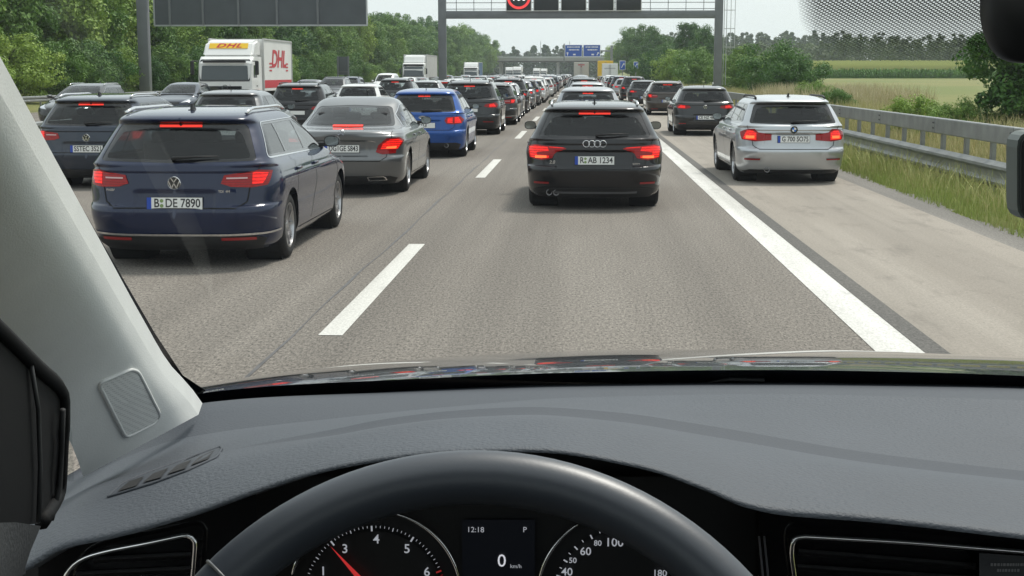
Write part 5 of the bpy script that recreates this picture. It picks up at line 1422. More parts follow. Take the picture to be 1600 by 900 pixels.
        if livery:
            B = Vector((0, .72, cab_h + .25)); Cc = Vector((0, 1.05, H - .16))
            nrm = Vector((0, -(Cc - B).z, (Cc - B).y)).normalized()
            mid_ = (B * .45 + Cc * .55); d = (Cc - B).normalized()
            rx_ = math.atan2(d.z, d.y)
            p0 = MB().box((0, 0, 0), (1.75, .30, .02)).build('livery_band', M_DHLYEL, root, loc=mid_ + nrm * .015, rot=(rx_, 0, 0))
            text_obj('DHL', p0, M_DHLRED, (0, 0, .014), (0, 0, 0), size=.34, bold=.03, shear=.35, space=1.15).scale = (1.6, 1, 1)
    if livery:
        yc = b0 + (L - b0) * .52; zc = 2.45
        tl = text_obj('DHL', bx, M_DHLRED, (1.262, yc, zc), (R(90), 0, R(90)), size=1.12, bold=.03, shear=.22, space=.95); tl.scale = (1.55, 1, 1)
        ls = MB()
        for i in range(3):
            for (a, b_) in ((yc - 2.1, yc - 1.55), (yc + 1.62, yc + 2.15)):
                ls.add([(1.262, a, zc - .22 - i * .16), (1.262, b_, zc - .22 - i * .16), (1.262, b_, zc - .15 - i * .16), (1.262, a, zc - .15 - i * .16)], [(0, 1, 2, 3)])
        ls.build('livery_stripe', M_DHLRED, bx)['kind'] = 'stuff'
        quad([(1.258, b0 + .12, 1.14), (1.258, L - .1, 1.14), (1.258, L - .1, 1.50), (1.258, b0 + .12, 1.50)], M_DHLRED, 'livery_band', bx)
    MB().box((0, L / 2, .80), (1.0, L - .4, .3)).box((0, L - .3, .6), (2.2, .1, .5)).build('chassis', M_UNDER, root)
    for yy in ([1.2, L - 1.9] if not semi else [1.2, 4.0, L - 3.6, L - 2.3]):
        for sx in (1, -1):
            t = link('tyre', TW[0], None, root, (sx * 1.08, yy, .48), (0, 0, 0 if sx > 0 else math.pi)); link('rim', TW[1], None, t)
    return root
lorry((352 - VPX) / 35.2, F / 35.2, 8.6, 3.36, 'white delivery lorry with red DHL letters coming the other way', M_LBOX, None, True, 2.55)
lorry((648 - VPX) / 14.2, F / 14.2, 13.5, 3.85, 'white lorry with pale grey curtain side coming the other way near gantry post', M_LBOX, mat('curtain_grey', (.42, .42, .40), .7, noise=.08, nscale=.5), False, 2.95, True)
lorry((737 - VPX) / 9.2, F / 9.2, 11., 3.7, 'white lorry with blue side coming the other way beyond the gantry post', M_LBOX, mat('curtain_blue', (.04, .10, .2), .6), False, 2.9, True)
for i, (px, ppm) in enumerate(((797, 5.2), (809, 5.6), (839, 4.3), (850, 4.0))):
    lorry((px - VPX) / ppm, F / ppm, 9., 3.7, 'tiny white lorry, %s from the left of the four far ones below the bridge' % ORD[i], M_LBOX, None, False, 2.9)

def lorry_rear(x, y, W, H, label, m, nm, cat, mark=None, yellow=False):
    root = empty(nm, (x, y, 0)); tag(root, label, cat, 'lorries and vans ahead')
    L = 7.
    bx = MB().box((0, L / 2, (H + .75) / 2), (W, L, H - .75), b=.05).build('load_box', m, root)
    for sx in (-1, 1):
        d = MB().box((sx * W / 4, -.02, (H + .75) / 2), (W / 2 - .06, .04, H - .95), b=.01).build('rear_door', m, bx)
        MB().box((sx * .10, -.06, (H + .75) / 2), (.04, .04, H - 1.1)).build('lock_bar', M_GALV, d)
        MB().box((sx * (W / 2 - .15), -.05, .72), (.22, .06, .14), b=.02).build('tail_light', M_TAILLIT, root)
        for yy in (1.4, 5.6):
            t = link('tyre', TW[0], None, root, (sx * (W / 2 - .18), yy, .48), (0, 0, 0 if sx > 0 else math.pi)); link('rim', TW[1], None, t)
    MB().box((0, .2, .62), (W - .1, .2, .3)).build('bumper', M_BLACK, root)
    MB().box((0, L / 2, .7), (1.0, L - .5, .25)).build('chassis', M_UNDER, root)
    if mark:
        mk = MB()
        for zz, ww in mark: mk.box((0, -.046, zz), (ww, .01, .16))
        mk.build('marking', M_DHLRED if not yellow else mat('mark_grey', (.4, .4, .42), .6), bx)['kind'] = 'stuff'
    return root
lorry_rear(.35, 240., 2.5, 3.72, 'beige box lorry seen from behind at the head of the middle queue', mat('box_beige', (.52, .50, .45), .6, noise=.05, nscale=.5), 'lorry', 'lorry', ((3.25, 1.1), (2.95, .25)))
lorry_rear(4.75, 221., 2.45, 3.35, 'white high van seen from behind on the far hard shoulder', P_WHITE, 'high_van', 'van', ((2.6, 1.7),), True)
lorry_rear(4.35, 236., 2.5, 3.9, 'yellow box lorry mostly hidden by the white high van', M_DHLYEL, 'lorry', 'lorry')
# ================================================================ the car the picture is taken from
from mathutils.bvhtree import BVHTree
own = empty('car', (0, 0, 0)); tag(own, 'own car seen from the driver seat with dark dashboard and steering wheel', 'car')
M_DASH = mat('dash_plastic', (.068, .077, .091), .6, spec=.35, bump=.6, bscale=330, noise=.06, nscale=9)
M_DASHDARK = mat('dash_groove', (.056, .063, .075), .65, spec=.3, bump=.3, bscale=420)
M_PIANO = mat('piano_black', (.006, .006, .007), .12, coat=.4)
M_MATT = mat('matt_black', (.010, .010, .011), .75)
M_PILLAR = mat('pillar_cloth', (.74, .75, .73), .9, spec=.2, bump=.12, bscale=700, noise=.03, nscale=30)
M_LEATHER = mat('leather', (.034, .041, .054), .42, spec=.8, bump=.03, bscale=500)
M_OWNPAINT = paint((.010, .013, .018), .2, .3)
def spline(pts, n):
    """Catmull-Rom through control tuples, n samples, evenly by first coordinate chord"""
    P = np.array(pts, float); d = np.concatenate([[0], np.cumsum(np.linalg.norm(np.diff(P[:, :2], axis=0), axis=1))])
    t = np.linspace(0, d[-1], n); return np.stack([pchip(d, P[:, i])(t) for i in range(P.shape[1])], 1)
def byx(pts, xs):
    P = np.array(pts, float); return pchip(P[:, 0], P[:, 1])(xs)
def P3(a): return pt(float(a[0]), float(a[1]), float(a[2]))

# ---- bonnet
def bonnet():
    xs = np.linspace(150, 1900, 60); cr = byx([(150, 680), (290, 614), (400, 591), (520, 574), (640, 562), (800, 552.5), (1000, 546), (1250, 546), (1450, 552), (1600, 560), (1750, 572), (1900, 595)], xs)
    YC = 2.2; rows = []
    base = [pt(x, y, YC) for x, y in zip(xs, cr)]
    for Y in np.linspace(1.46, 2.75, 24):
        rows.append([(p.x, Y, p.z + (p.z - EYE) / YC * (Y - YC) - .10 * (Y - YC) ** 2) for p in base])
    b_ = MB().grid(rows).build('bonnet', M_OWNPAINT, own, smooth=True)
bonnet()

# ---- windscreen
WB, WT = Vector((0, 1.46, 1.475)), Vector((0, .12, 2.17))
wn_ = (WT - WB); W_SL = wn_.z / wn_.y
def on_screen(px, py, off=0.):
    d = ray(px, py); Y = (WB.z - EYE - W_SL * WB.y) / (d.z - W_SL); n = Vector((0, wn_.z, -wn_.y)).normalized()   # outward normal
    if n.y < 0: n = -n
    return Vector((d.x * Y, Y, EYE + d.z * Y)) - n * off
ws_ = MB().grid([[(x, WB.y + (WT.y - WB.y) * t, WB.z + (WT.z - WB.z) * t) for x in np.linspace(-.66, 1.4, 12)] for t in np.linspace(0, 1, 8)]).build('windscreen', glass_mat('own_screen', (.97, .985, .98), refl=.22), own, smooth=True)
def band(top, bot, nm, m, off, parent=own, n=50):
    xs = np.linspace(top[0][0], top[-1][0], n)
    return MB().grid([[on_screen(x, y, off) for x, y in zip(xs, byx(c, xs))] for c in (top, bot)]).build(nm, m, parent, smooth=True)
band([(180, 650), (285, 614), (420, 598), (600, 588.5), (900, 576), (1200, 572), (1450, 576), (1750, 588)], [(180, 700), (285, 652), (420, 640), (600, 632), (900, 620), (1200, 615), (1450, 620), (1750, 640)], 'screen_border', mat('frit_black', (.006, .008, .014), .25), .004, ws_)
MB().grid([[on_screen(a, b, .003) for a, b in r_] for r_ in zip([(-36, 20), (22, 128), (97, 262), (171, 392), (242, 515), (286, 582), (322, 606)], [(-90, 20), (-30, 128), (45, 262), (120, 392), (192, 515), (238, 586), (260, 660)])]).build('screen_border', mat('frit_black'), ws_)
# wiper arm lying at the foot of the screen
MB().tube([on_screen(1105, 589, .006), on_screen(1140, 583.5, .006), on_screen(1194, 585, .006)], [.001, .0022, .0022], 6).build('wiper', mat('wiper_black', (.02, .022, .024), .5), own)
# printed dots round the mirror foot: flat print on the pane
def dots():
    m, n, l, b = node_mat('dot_print')
    n.remove(b)
    tc = n.new('ShaderNodeTexCoord').outputs['Object']
    sx = n.new('ShaderNodeSeparateXYZ'); mp = n.new('ShaderNodeMapping'); mp.inputs['Rotation'].default_value = (0, 0, R(45)); l.new(tc, mp.inputs['Vector']); l.new(mp.outputs['Vector'], sx.inputs[0])
    w = []
    for k in ('X', 'Y'):
        q = n.new('ShaderNodeMath'); q.operation = 'MULTIPLY'; q.inputs[1].default_value = 2 * math.pi / .0021; l.new(sx.outputs[k], q.inputs[0])
        c = n.new('ShaderNodeMath'); c.operation = 'COSINE'; l.new(q.outputs[0], c.inputs[0]); w.append(c.outputs[0])
    a = n.new('ShaderNodeMath'); a.operation = 'ADD'; l.new(w[0], a.inputs[0]); l.new(w[1], a.inputs[1])
    f = rng_node(n, l, a.outputs[0], -.85, -.15, .16, .92)
    at = n.new('ShaderNodeAttribute'); at.attribute_name = 'cover'
    mu = n.new('ShaderNodeMath'); mu.operation = 'MULTIPLY'; l.new(f, mu.inputs[0]); l.new(at.outputs['Fac'], mu.inputs[1])
    tr = n.new('ShaderNodeBsdfTransparent'); df = n.new('ShaderNodeBsdfDiffuse'); df.inputs['Color'].default_value = (.02, .022, .026, 1)
    mx = n.new('ShaderNodeMixShader'); l.new(mu.outputs[0], mx.inputs['Fac']); l.new(tr.outputs[0], mx.inputs[1]); l.new(df.outputs[0], mx.inputs[2]); l.new(mx.outputs[0], n['Material Output'].inputs['Surface'])
    # lower edge of the printed patch, widening towards the roof
    xs = np.linspace(1236, 1760, 40)
    low = byx([(1236, -60), (1244, 10), (1256, 42), (1278, 70), (1312, 86), (1380, 92), (1500, 94), (1640, 92), (1760, 80)], xs)
    rows = []; cov = []
    for t, c in ((0., .0), (.16, .75), (.3, 1.), (.6, 1.), (1., 1.)):
        rows.append([on_screen(x, y + (-170 - y) * t, .003) for x, y in zip(xs, low)]); cov += [c * min(1, i / 2.5) for i in range(len(xs))]
    X = Vector((1, 0, 0)); Yv = wn_.normalized(); Z = X.cross(Yv); M = Matrix((X, Yv, Z)).transposed().to_4x4(); M.translation = WB
    Mi = M.inverted()
    me = MB().grid([[Mi @ p for p in r_] for r_ in rows]).mesh('dot_print')
    at_ = me.attributes.new('cover', 'FLOAT', 'POINT'); at_.data.foreach_set('value', cov)
    o = link('dot_print', me, m, ws_); o.matrix_local = M
dots()

# ---- dashboard
XS = np.concatenate([np.linspace(40, 420, 26), np.linspace(440, 1240, 44), np.linspace(1270, 1800, 20)])
ROW = {
 'A': (1.44, [(40, 780), (180, 700), (260, 655), (300, 632), (600, 613), (900, 600), (1200, 596), (1500, 600), (1800, 612)]),
 'A2': (1.38, [(40, 785), (180, 708), (260, 660), (300, 640), (600, 620), (900, 606), (1200, 602), (1500, 606), (1800, 618)]),
 'B': (1.27, [(40, 800), (180, 722), (280, 686), (520, 654), (720, 634), (900, 621), (1200, 616), (1500, 622), (1800, 636)]),
 'C': (1.085, [(40, 815), (150, 758), (300, 716), (380, 698.6), (440, 686), (520, 671), (600, 655), (720, 641), (830, 636), (960, 644), (1100, 664), (1350, 706), (1600, 736), (1800, 756)]),
 'D': (1.045, [(40, 815.6), (150, 758.6), (300, 716.6), (380, 699.4), (440, 691), (520, 680.5), (600, 666), (720, 652.5), (830, 648), (960, 658), (1100, 680), (1350, 722), (1600, 751), (1800, 771)]),
 'E': (.95, [(40, 832), (150, 783), (300, 741), (420, 712), (560, 681), (700, 663), (830, 659), (1000, 680), (1150, 717), (1300, 738), (1600, 772), (1800, 792)]),
 'F': (.87, [(40, 880), (100, 846), (178, 829), (284, 802), (400, 762), (480, 737), (560, 719), (700, 702), (830, 699), (1000, 724), (1100, 757), (1165, 783), (1220, 793), (1350, 803), (1600, 832), (1800, 856)]),
 'G': (.862, [(40, 892), (100, 858), (178, 841), (284, 812), (400, 771), (480, 745), (560, 727), (700, 710), (830, 707), (1000, 732), (1100, 766), (1165, 793), (1220, 805), (1350, 815), (1600, 843), (1800, 868)])}
def dash():
    names = ['A', 'A2', 'B', 'C', 'D', 'E', 'F', 'G']; crv = []
    for k in names: crv.append([pt(x, y, ROW[k][0]) for x, y in zip(XS, byx(ROW[k][1], XS))])
    def ruled(i, j, n): return [[crv[i][q].lerp(crv[j][q], t) for q in range(len(XS))] for t in np.linspace(0, 1, n)]
    body = MB()
    strip_ = MB().grid(ruled(0, 1, 2) + ruled(1, 2, 5)[1:]); rows = ruled(2, 3, 7); body.grid(rows)
    low = MB()
    # rounded lower half: D -> E -> F -> G through a spline per column
    cols = []
    for q in range(len(XS)):
        c = np.array([crv[i][q] for i in (4, 5, 6, 7)]); t = np.array([0, 1, 1.9, 2.02]); T = np.linspace(0, 2.02, 16)
        cols.append(np.stack([pchip(t, c[:, k])(T) for k in range(3)], 1))
    rl = [[Vector(cols[q][i]) for q in range(len(XS))] for i in range(16)]
    # tuck the front edge under
    tuck = [[p + Vector((0, .05, -.012)) for p in rl[-1]], [p + Vector((0, .16, -.02)) for p in rl[-1]]]
    low.grid(rl + tuck)
    d0 = body.build('dashboard', M_DASH, own, smooth=True)
    g = MB().grid([[crv[3][q] for q in range(len(XS))], [crv[3][q].lerp(crv[4][q], .5) + Vector((0, .0, -.001)) for q in range(len(XS))], [crv[4][q] for q in range(len(XS))]]).build('dash_groove', M_DASHDARK, d0, smooth=True)  # groove is almost flat; its shade is put into the darker colour
    strip_.build('dash_rear_strip', mat('rear_strip_dark', (.053, .060, .072), .6, spec=.35, bump=.35, bscale=420), d0, smooth=True)  # rear strip of the dashboard, slightly darker than the rest
    l0 = low.build('dash_cowl', M_DASH, d0, smooth=True)
    bv = BVHTree.FromPolygons([Vector(v) for v in body.v + low.v], body.f + [tuple(i + len(body.v) for i in f) for f in low.f])
    return d0, bv
DASH, DBV = dash()
def on(bvh, px, py, lift=.002):
    d = ray(px, py); h = bvh.ray_cast(Vector((0, 0, EYE)), d.normalized())
    if h[0] is None: h = bvh.find_nearest(pt(px, py, 1.05))
    p = h[0]; n = h[1]
    if n.dot(d) > 0: n = -n
    return p + n * lift
# side demister: a raised frame with four dark slots
fr_o = [(158, 776), (176, 752), (215, 733), (262, 722), (346, 697), (347, 704), (338, 716), (290, 740), (240, 757), (186, 774)]
def ring_on(bvh, poly, lift, r, nm, m, parent):
    return MB().tube([on(bvh, a, b, lift) for a, b in dense(poly, 12)], r, 6, closed=True).build(nm, m, parent, smooth=True)
VP_ = [(168, 778), (190, 757), (228, 741), (344, 699), (347, 702), (338, 716), (292, 737), (238, 757)]
vent = ring_on(DBV, round_poly(VP_, 4), .0006, .0011, 'demister_frame', M_DASHDARK, DASH)
vp_ = MB(); vo = dense(round_poly(VP_, 4), 5); vo = vo + [vo[0]]
vp_.grid([[on(DBV, 262 + (a - 262) * t, 733 + (b - 733) * t, .0006) for a, b in vo] for t in (1., .75, .5, .25, .02)]); vp_.build('demister_panel', M_DASHDARK, vent, smooth=True)
for a, b, c, d in (((184, 771), (203, 755), (226, 747), (214, 762)), ((224, 757), (240, 743), (264, 734), (252, 749)), ((262, 744), (277, 730), (300, 721), (290, 735)), ((299, 730), (312, 717), (336, 706), (326, 720))):
    MB().add([on(DBV, *q, .0016) for q in (a, b, c, d)], [(0, 1, 2, 3)]).build('demister_slot', M_MATT, vent)

# ---- fascia, vents
MB().grid([[pt(x, y + dy, 1.0) for x, y in zip(XS, byx(ROW['G'][1], XS))] for dy in (-4, 120, 300)]).build('fascia_back', M_MATT, DASH)
def fascia(px0, px1, Y, top, nm):
    xs = np.linspace(px0, px1, 12); return MB().grid([[pt(x, y + dy, Y) for x, y in zip(xs, byx(top, xs))] for dy in (0, 60, 200)]).build(nm, M_PIANO, DASH)
fascia(60, 400, .885, [(40, 880), (100, 850), (178, 834), (284, 806), (400, 768)], 'fascia_panel'); fascia(1185, 1800, .90, [(1185, 790), (1220, 795), (1350, 806), (1600, 834), (1800, 858)], 'fascia_panel')
def vent_unit(outline, slats, Y, closed, extra=None):
    r_ = MB().tube([pt(a, b, Y) for a, b in outline], .0017, 8, closed=False).build('vent_trim', M_CHROME, DASH, smooth=True)
    for (a, b), (c, d) in slats:
        t = 5
        MB().add([pt(a, b, Y + .012), pt(c, d, Y + .012), pt(c, d + t, Y - .002), pt(a, b + t, Y - .002), pt(a, b + t * 2.2, Y + .016), pt(c, d + t * 2.2, Y + .016)], [(0, 1, 2, 3), (3, 2, 5, 4)]).build('vent_slat', mat('slat_grey', (.03, .031, .034), .45), r_)
    return r_
def sm(pts, n=40): return [tuple(q) for q in spline([p + (0,) for p in pts], n)[:, :2]]
vl = vent_unit(sm([(94, 930), (101, 905), (112, 886), (132, 872), (165, 862), (225, 850), (278, 838.5)], 22)[:-1] + sm([(278, 838.5), (291, 836.5), (300, 840), (305, 849), (304, 866), (298, 930)], 16), [((146, 870), (298, 862)), ((118, 893), (298, 884)), ((108, 918), (298, 908))], .872, False)
vr = vent_unit(sm([(1246, 930), (1240, 890), (1237, 862), (1239, 848), (1246, 840), (1258, 838.5)], 18)[:-1] + sm([(1258, 838.5), (1320, 842), (1420, 848), (1520, 856), (1640, 866)], 14), [((1248, 857), (1525, 880)), ((1246, 881), (1522, 900)), ((1246, 904), (1522, 925))], .887, False)
lp = MB().grid([[pt(1530, 864, .884), pt(1700, 876, .884)], [pt(1530, 940, .884), pt(1700, 950, .884)]]).build('vent_label', mat('label_grey', (.035, .037, .042), .5), DASH)
random.seed(5)
tx = MB()
for row, (x0, x1) in ((880, (1548, 1600)), (889, (1558, 1590))):
    x = x0
    while x < x1:
        w = random.uniform(2, 4); p = pt(x, row, .8825); q = pt(x + w, row + 4.5, .8825); tx.add([(p.x, .8825, p.z), (q.x, .8825, p.z), (q.x, .8825, q.z), (p.x, .8825, q.z)], [(0, 1, 2, 3)]); x += w + random.uniform(1, 2)
tx.build('label_print', mat('print_grey', (.16, .16, .17), .6), lp)['kind'] = 'stuff'
for px in (1186, 1194): MB().tube([pt(px, 838, .895), pt(px + 8, 920, .895)], .0007, 6).build('fascia_seam', mat('seam_grey', (.10, .10, .11), .3), DASH)

# ---- instruments
YI = .96; KI = F / YI
CL = MB().grid([[pt(x, y, YI + .004) for x in (380, 700, 900, 1180)] for y in (745, 850, 1000)]).build('instrument_cluster', mat('cluster_black', (.004, .0045, .006), .5), own)
M_LUM = mat('dial_print', (.4, .4, .42), .5, emit=(.82, .86, .95), es=.28); M_LUMB = mat('dial_bright', (.4, .4, .42), .5, emit=(.9, .92, 1.), es=.5); M_NEEDLE = mat('needle_red', (.5, .02, .02), .5, emit=(1, .06, .06), es=.35); M_REDP = mat('red_print', (.4, .02, .02), .5, emit=(.9, .05, .05), es=.18)
def dial(cx, cy, rings, ticks, digits, nm):
    c = pt(cx, cy, YI)
    root = MB().lathe([(-.0005, .0008), (-.0005, 112 / KI)], 48, 'y', (c.x, YI + .002, c.z)).build(nm, mat('dial_face', (.007, .0075, .009), .5), CL)
    for r_, a0, a1 in rings:
        MB().tube([pt(cx + r_ * math.cos(R(a)), cy - r_ * math.sin(R(a)), YI - .004) for a in np.linspace(a0, a1, 40)], [.0004 + .0010 * math.sin(math.pi * i / 39) ** .5 for i in range(40)], 8).build('dial_ring', M_CHROME, root, smooth=True)
    for a, r0, r1, w, m in ticks:
        d = Vector((math.cos(R(a)), math.sin(R(a)))); n = Vector((-d.y, d.x)) * w / 2
        q = [pt(cx + (d.x * r_ + s_ * n.x), cy - (d.y * r_ + s_ * n.y), YI - .0015) for r_, s_ in ((r0, -1), (r1, -1), (r1, 1), (r0, 1))]
        MB().add(q, [(0, 1, 2, 3)]).build('tick', m, root)
    for t, x, y, s in digits:
        o = text_obj(t, root, M_LUM, pt(x, y, YI - .002), (R(90), 0, 0), size=s / KI / .70, bold=.01)
    return root
tk = []
for i in range(0, 51):
    a = 178 - i * 3.55
    major = i % 10 == 4; mid_ = i % 5 == 4
    tk.append((a, 103 if major else 106 if mid_ else 108, 111.5, 2.6 if major else 1.3 if mid_ else .8, M_REDP if a < 22 else M_LUM))
d1 = dial(586, 933, ((134, 98 - 17, 10), (134, 165, 150)), tk, (('1', 505, 893, 15), ('3', 539, 858, 15), ('4', 588, 843, 15), ('5', 636, 858, 15), ('6', 667, 894, 15)), 'rev_counter')
MB().add([pt(516, 853, YI - .005), pt(577, 929, YI - .005), pt(586, 922, YI - .005)], [(0, 1, 2)]).build('needle', M_NEEDLE, d1)
tk2 = [(a, 103, 110, 2.2, M_LUM) for a in (162, 148, 134, 118, 103)] + [(a, 106, 110, 1.2, M_LUM) for a in (155, 141, 126, 110)] + [(a, 105, 110, 1.4, M_LUM) for a in (72, 66, 50, 30)]
d2 = dial(974, 933, ((134, 122, 175),), tk2, (('40', 886, 894, 13), ('50', 895, 876, 9), ('60', 915, 862, 13), ('80', 934, 849, 9), ('100', 960, 848, 14), ('180', 1031, 896, 11)), 'speedometer')
scr = MB().grid([[pt(722, 812, YI - .0005), pt(836, 812, YI - .0005)], [pt(722, 960, YI - .0005), pt(836, 960, YI - .0005)]]).build('display', mat('display_dark', (.003, .0035, .006), .4, emit=(.02, .03, .06), es=.03), CL)
for t, x, y, s, m in (('12:18', 743, 828, 9, M_LUM), ('P', 820, 828, 9, M_LUM), ('0', 784, 877, 21, M_LUMB), ('km/h', 806, 885, 6.5, M_LUM)):
    text_obj(t, scr, m, pt(x, y, YI - .002), (R(90), 0, 0), size=s / KI / .70)

# ---- steering wheel
def wheel():
    Yt = .745; top = pt(748, 746, Yt); tilt = R(26); u = Vector((0, math.sin(tilt), math.cos(tilt))); rt = Vector((1, 0, 0)); RR, rr = .184, .0150
    c = top - u * RR; nrm = rt.cross(u)
    def ringpt(a): return c + (rt * math.cos(a) + u * math.sin(a)) * RR
    n = 120; mb = MB(); mb.tube([ringpt(2 * math.pi * i / n) for i in range(n)], rr, 20, closed=True)
    w = mb.build('steering_wheel', M_LEATHER, own, smooth=True)
    for a in (R(137), R(41)):
        pts = []
        t = (-rt * math.sin(a) + u * math.cos(a)); rad = (rt * math.cos(a) + u * math.sin(a)); bn = t.cross(rad)
        p0 = ringpt(a)
        MB().tube([p0 + (rad * math.cos(q) + bn * math.sin(q)) * (rr + .0002) + t * .002 * math.sin(q) for q in np.linspace(0, 2 * math.pi, 25)[:-1]], .0010, 6, closed=True).build('rim_seam', mat('seam_thread', (.10, .105, .11), .4), w, smooth=True)
    hub = MB().lathe([(-.03, .001), (-.03, .05), (-.02, .075), (.02, .08), (.03, .05)], 28, 'y', tuple(c)).build('hub', M_MATT, w, smooth=True)
    for a in (R(180), R(0), R(270)):
        MB().tube([c + nrm * 0, ringpt(a)], [.03, .015], 10).build('spoke', M_MATT, w, smooth=True)
    MB().tube([c + Vector((0, .02, 0)), c + Vector((0, .30, -.13))], .035, 14).build('steering_column', M_MATT, own, smooth=True)
wheel()

# ---- windscreen pillar
def pillar():
    Rr = [(-120, -60, .56), (0, 146, .70), (70, 268, .80), (145, 398, .92), (215, 520, 1.06), (256, 586, 1.16), (292, 624, 1.25), (310, 648, 1.30)]
    Ll = [(-460, 150, .60), (-260, 330, .70), (-150, 440, .77), (-50, 525, .86), (60, 622, .98), (98, 668, 1.02), (119, 712, 1.06), (130, 745, 1.09)]
    n = 34; A, B = spline(Rr, n), spline(Ll, n); rows = []
    for a, b in zip(A, B):
        p, q = P3(a), P3(b); r_ = []
        v = Vector((0, 0, EYE)) - (p + q) / 2; v.normalize()
        for t in np.linspace(0, 1, 13):
            bulge = .034 * (1 - ((t - .25) / .75) ** 2) if t > .25 else .034 * (1 - ((.25 - t) / .25) ** 2)
            r_.append(p.lerp(q, t) + v * bulge)
        rows.append(r_)
    mb = MB().grid(rows)
    # edge folded outward to meet the pane
    mb.grid([[r_[0] for r_ in rows], [r_[0] + Vector((-.004, .03, .004)) for r_ in rows]])
    o = mb.build('windscreen_pillar', M_PILLAR, own, smooth=True)
    return o, BVHTree.FromPolygons([Vector(v) for v in mb.v], mb.f)
PIL, PBV = pillar()
gq = round_poly([(152, 598), (203, 576), (214, 580), (249, 648), (241, 660), (195, 683)], 9)
gp_ = MB(); lo_ = dense(gq, 5) + [gq[0]]
gp_.grid([[on(PBV, 200 + (a - 200) * t, 628 + (b - 628) * t, .0015) for a, b in lo_] for t in (1., .8, .6, .4, .2, .02)])
def grille_mat():
    m, n, l, b = node_mat('speaker_cloth'); tc = n.new('ShaderNodeTexCoord').outputs['Object']
    v = n.new('ShaderNodeTexVoronoi'); v.inputs['Scale'].default_value = 420; v.inputs['Randomness'].default_value = .1; l.new(tc, v.inputs['Vector'])
    c = mixcol(n, l, rng_node(n, l, v.outputs['Distance'], .1, .5, 0, 1), (.42, .425, .42), (.74, .75, .73)); l.new(c, b.inputs['Base Color']); b.inputs['Roughness'].default_value = .8
    return m
sg = gp_.build('speaker_grille', grille_mat(), PIL, smooth=True)
MB().tube([on(PBV, a, b, .001) for a, b in dense(gq, 5)], .0016, 6, closed=True).build('grille_frame', mat('frame_grey', (.62, .63, .62), .7), sg, smooth=True)

# ---- driver's door and side glass
M_DOOR = mat('door_black', (.003, .0032, .004), .7, spec=.2)
dr = MB()
dr.grid([[P3(a) for a in r_] for r_ in (((-500, 330, .38), (-330, 350, .44), (-150, 390, .52), (-20, 498, .66), (60, 575, .76), (100, 612, .82)), ((-500, 560, .38), (-330, 560, .44), (-150, 560, .52), (-20, 600, .66), (62, 640, .76), (99, 660, .825)), ((-500, 720, .38), (-330, 720, .44), (-150, 720, .52), (-20, 715, .66), (62, 705, .76), (97, 690, .83)), ((-500, 830, .38), (-330, 830, .44), (-150, 828, .52), (-20, 824, .66), (62, 818, .76), (90, 770, .835)))])
door = dr.build('door_frame', M_DOOR, own, smooth=True)
MB().tube([P3(a) for a in [tuple(q) for q in spline([(-150, 390, .52), (-20, 499, .658), (60, 576, .757), (90, 604, .805), (98, 622, .818), (98, 660, .82), (96, 690, .825), (92, 765, .83), (66, 816, .765)], 40)]], .0045, 8).build('door_seal', M_DOOR, door, smooth=True)
MB().tube([P3(a) for a in ((48, 566, .735), (60, 640, .745), (63, 730, .75), (60, 816, .745))], .0014, 6).build('frame_seam', mat('seam_dark', (.03, .031, .033), .5), door, smooth=True)
MB().tube([P3(a) for a in ((98, 640, .80), (96, 700, .81), (93, 760, .815), (80, 812, .80))], .0018, 8).build('window_channel', mat('rubber_dark', (.012, .0125, .014), .7), door, smooth=True)
MB().grid([[P3(a) for a in r_] for r_ in (((-300, 822, .42), (-60, 818, .52), (25, 816, .60), (64, 822, .66)), ((-300, 850, .40), (-60, 850, .50), (15, 858, .58), (48, 860, .64)), ((-300, 960, .38), (-60, 960, .48), (-5, 960, .56), (18, 955, .62)))]).build('door_trim', mat('door_grey', (.022, .024, .027), .6, bump=.3, bscale=400), own, smooth=True)
MB().grid([[P3(a) for a in r_] for r_ in (((86, 668, .93), (112, 668, .93)), ((86, 752, 1.0), (116, 752, 1.0)))]).build('quarter_window', glass_mat('own_side', (.85, .87, .86), refl=.8), own)
# ---- mirror cluster and device at the right
mk = MB(); mirror_o = [(1533, -60), (1531, 20), (1540, 62), (1556, 86), (1578, 97), (1640, 101), (1800, 96), (1800, -60)]
ml = sm(mirror_o[:-1], 40) + [mirror_o[-1]]
fA = [pt(a, b, .70) for a, b in ml]; cA = sum(fA, Vector()) / len(fA)
fB = [cA + (p - cA) * .93 + Vector((0, -.012, 0)) for p in fA]; cam_p = Vector((0, 0, EYE)); fC = [cam_p + (p - cam_p) * 1.06 for p in fA]; cC = sum(fC, Vector()) / len(fC); fC = [cC + (p - cC) * .86 for p in fC]
k = len(fA); mk.add(fA + fB + fC, [tuple(range(k, 2 * k))] + [(i, (i + 1) % k, k + (i + 1) % k, k + i) for i in range(k)] + [(i, 2 * k + i, 2 * k + (i + 1) % k, (i + 1) % k) for i in range(k)] + [tuple(range(3 * k - 1, 2 * k - 1, -1))])
rm_ = mk.build('rear_view_mirror', mat('mirror_housing', (.012, .0125, .014), .5), own, smooth=True)
MB().tube([cA + Vector((.05, .02, .03)), cA + Vector((.05, .10, .05))], .018, 12).build('mirror_foot', M_MATT, rm_, smooth=True)
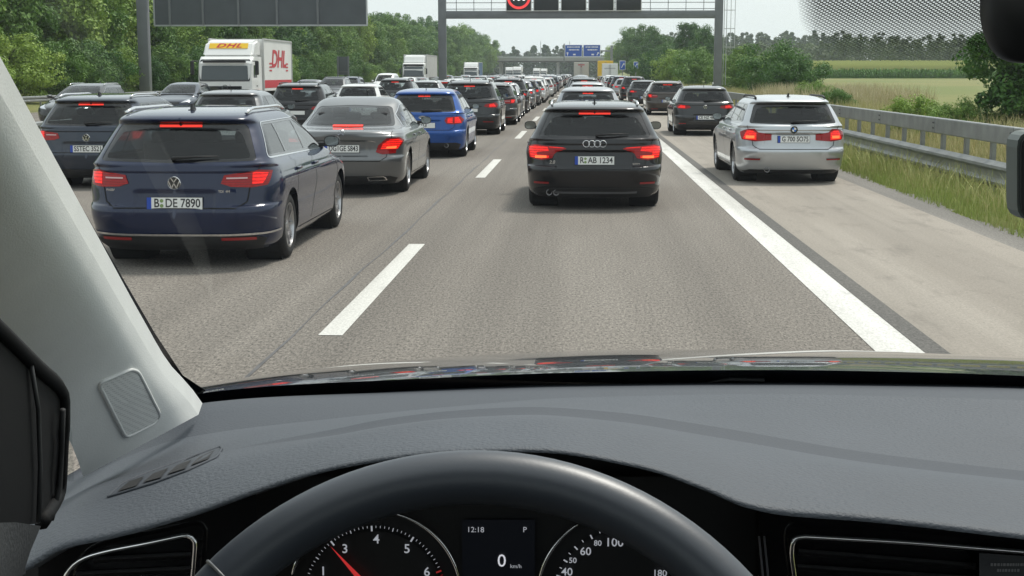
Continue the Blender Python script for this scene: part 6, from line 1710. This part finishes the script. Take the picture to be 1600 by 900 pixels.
dv = empty('windscreen_device', pt(1650, 270, .80)); tag(dv, 'black rounded device with grey rim at the right edge of the windscreen', 'device')
o2 = round_poly([(1589, 205), (1720, 205), (1720, 345), (1589, 345)], 26); L0 = dv.location
for grow, dy, th, nm, m in ((0, .0, .02, 'rim', mat('device_rim', (.10, .12, .11), .45)), (-4, -.003, .02, 'front', M_MATT)):
    pts_ = [pt(1654 + (a - 1654) * (1 + grow / 65), 275 + (b - 275) * (1 + grow / 70), .80) - L0 for a, b in o2]
    MB().prism([(p.x, p.z) for p in pts_], th, Matrix.Translation(Vector((0, th + dy, 0))) @ Matrix.Rotation(R(90), 4, 'X')).build(nm, m, dv)
# ---- roof, doors and tail of the cabin round the camera
M_HEAD = mat('headliner', (.42, .42, .41), .95)
MB().box((.37, -.85, 2.205), (1.70, 1.95, .05), b=.015).build('roof', M_HEAD, own)
for x in (-.555, 1.31):
    MB().box((x, -.62, 1.02), (.07, 2.05, .82), b=.02).build('door', mat('door_grey'), own)
    MB().box((x, -.35, 1.80), (.07, .16, .78), b=.02).build('door_pillar', mat('door_grey'), own)
    MB().box((x, -1.5, 1.80), (.07, .35, .78), b=.02).build('door_pillar', mat('door_grey'), own)
    for y0, y1 in ((-.26, .42), (-1.32, -.44)): MB().grid([[(x, y0, 1.42), (x, y1, 1.42)], [(x, y0, 2.18), (x, y1 - .25, 2.18)]]).build('side_window', glass_mat('own_side'), own)
MB().box((.37, -1.72, 1.05), (1.75, .08, .9), b=.02).build('tailgate', mat('door_grey'), own)
MB().grid([[(-.4, -1.72, 1.5), (1.15, -1.72, 1.5)], [(-.3, -1.72, 2.18), (1.05, -1.72, 2.18)]]).build('rear_window', glass_mat('own_side'), own)
MB().box((.37, -.3, .60), (1.75, 2.8, .06)).build('floor', M_MATT, own)
MB().box((.37, 1.10, 1.0), (1.7, .06, .8)).build('bulkhead', M_MATT, own)
for sx in (-.0, .74):
    MB().box((sx, -.62, 1.25), (.52, .16, .75), rot=(-.25, 0, 0), b=.06).build('seat_back', M_SEAT, own)
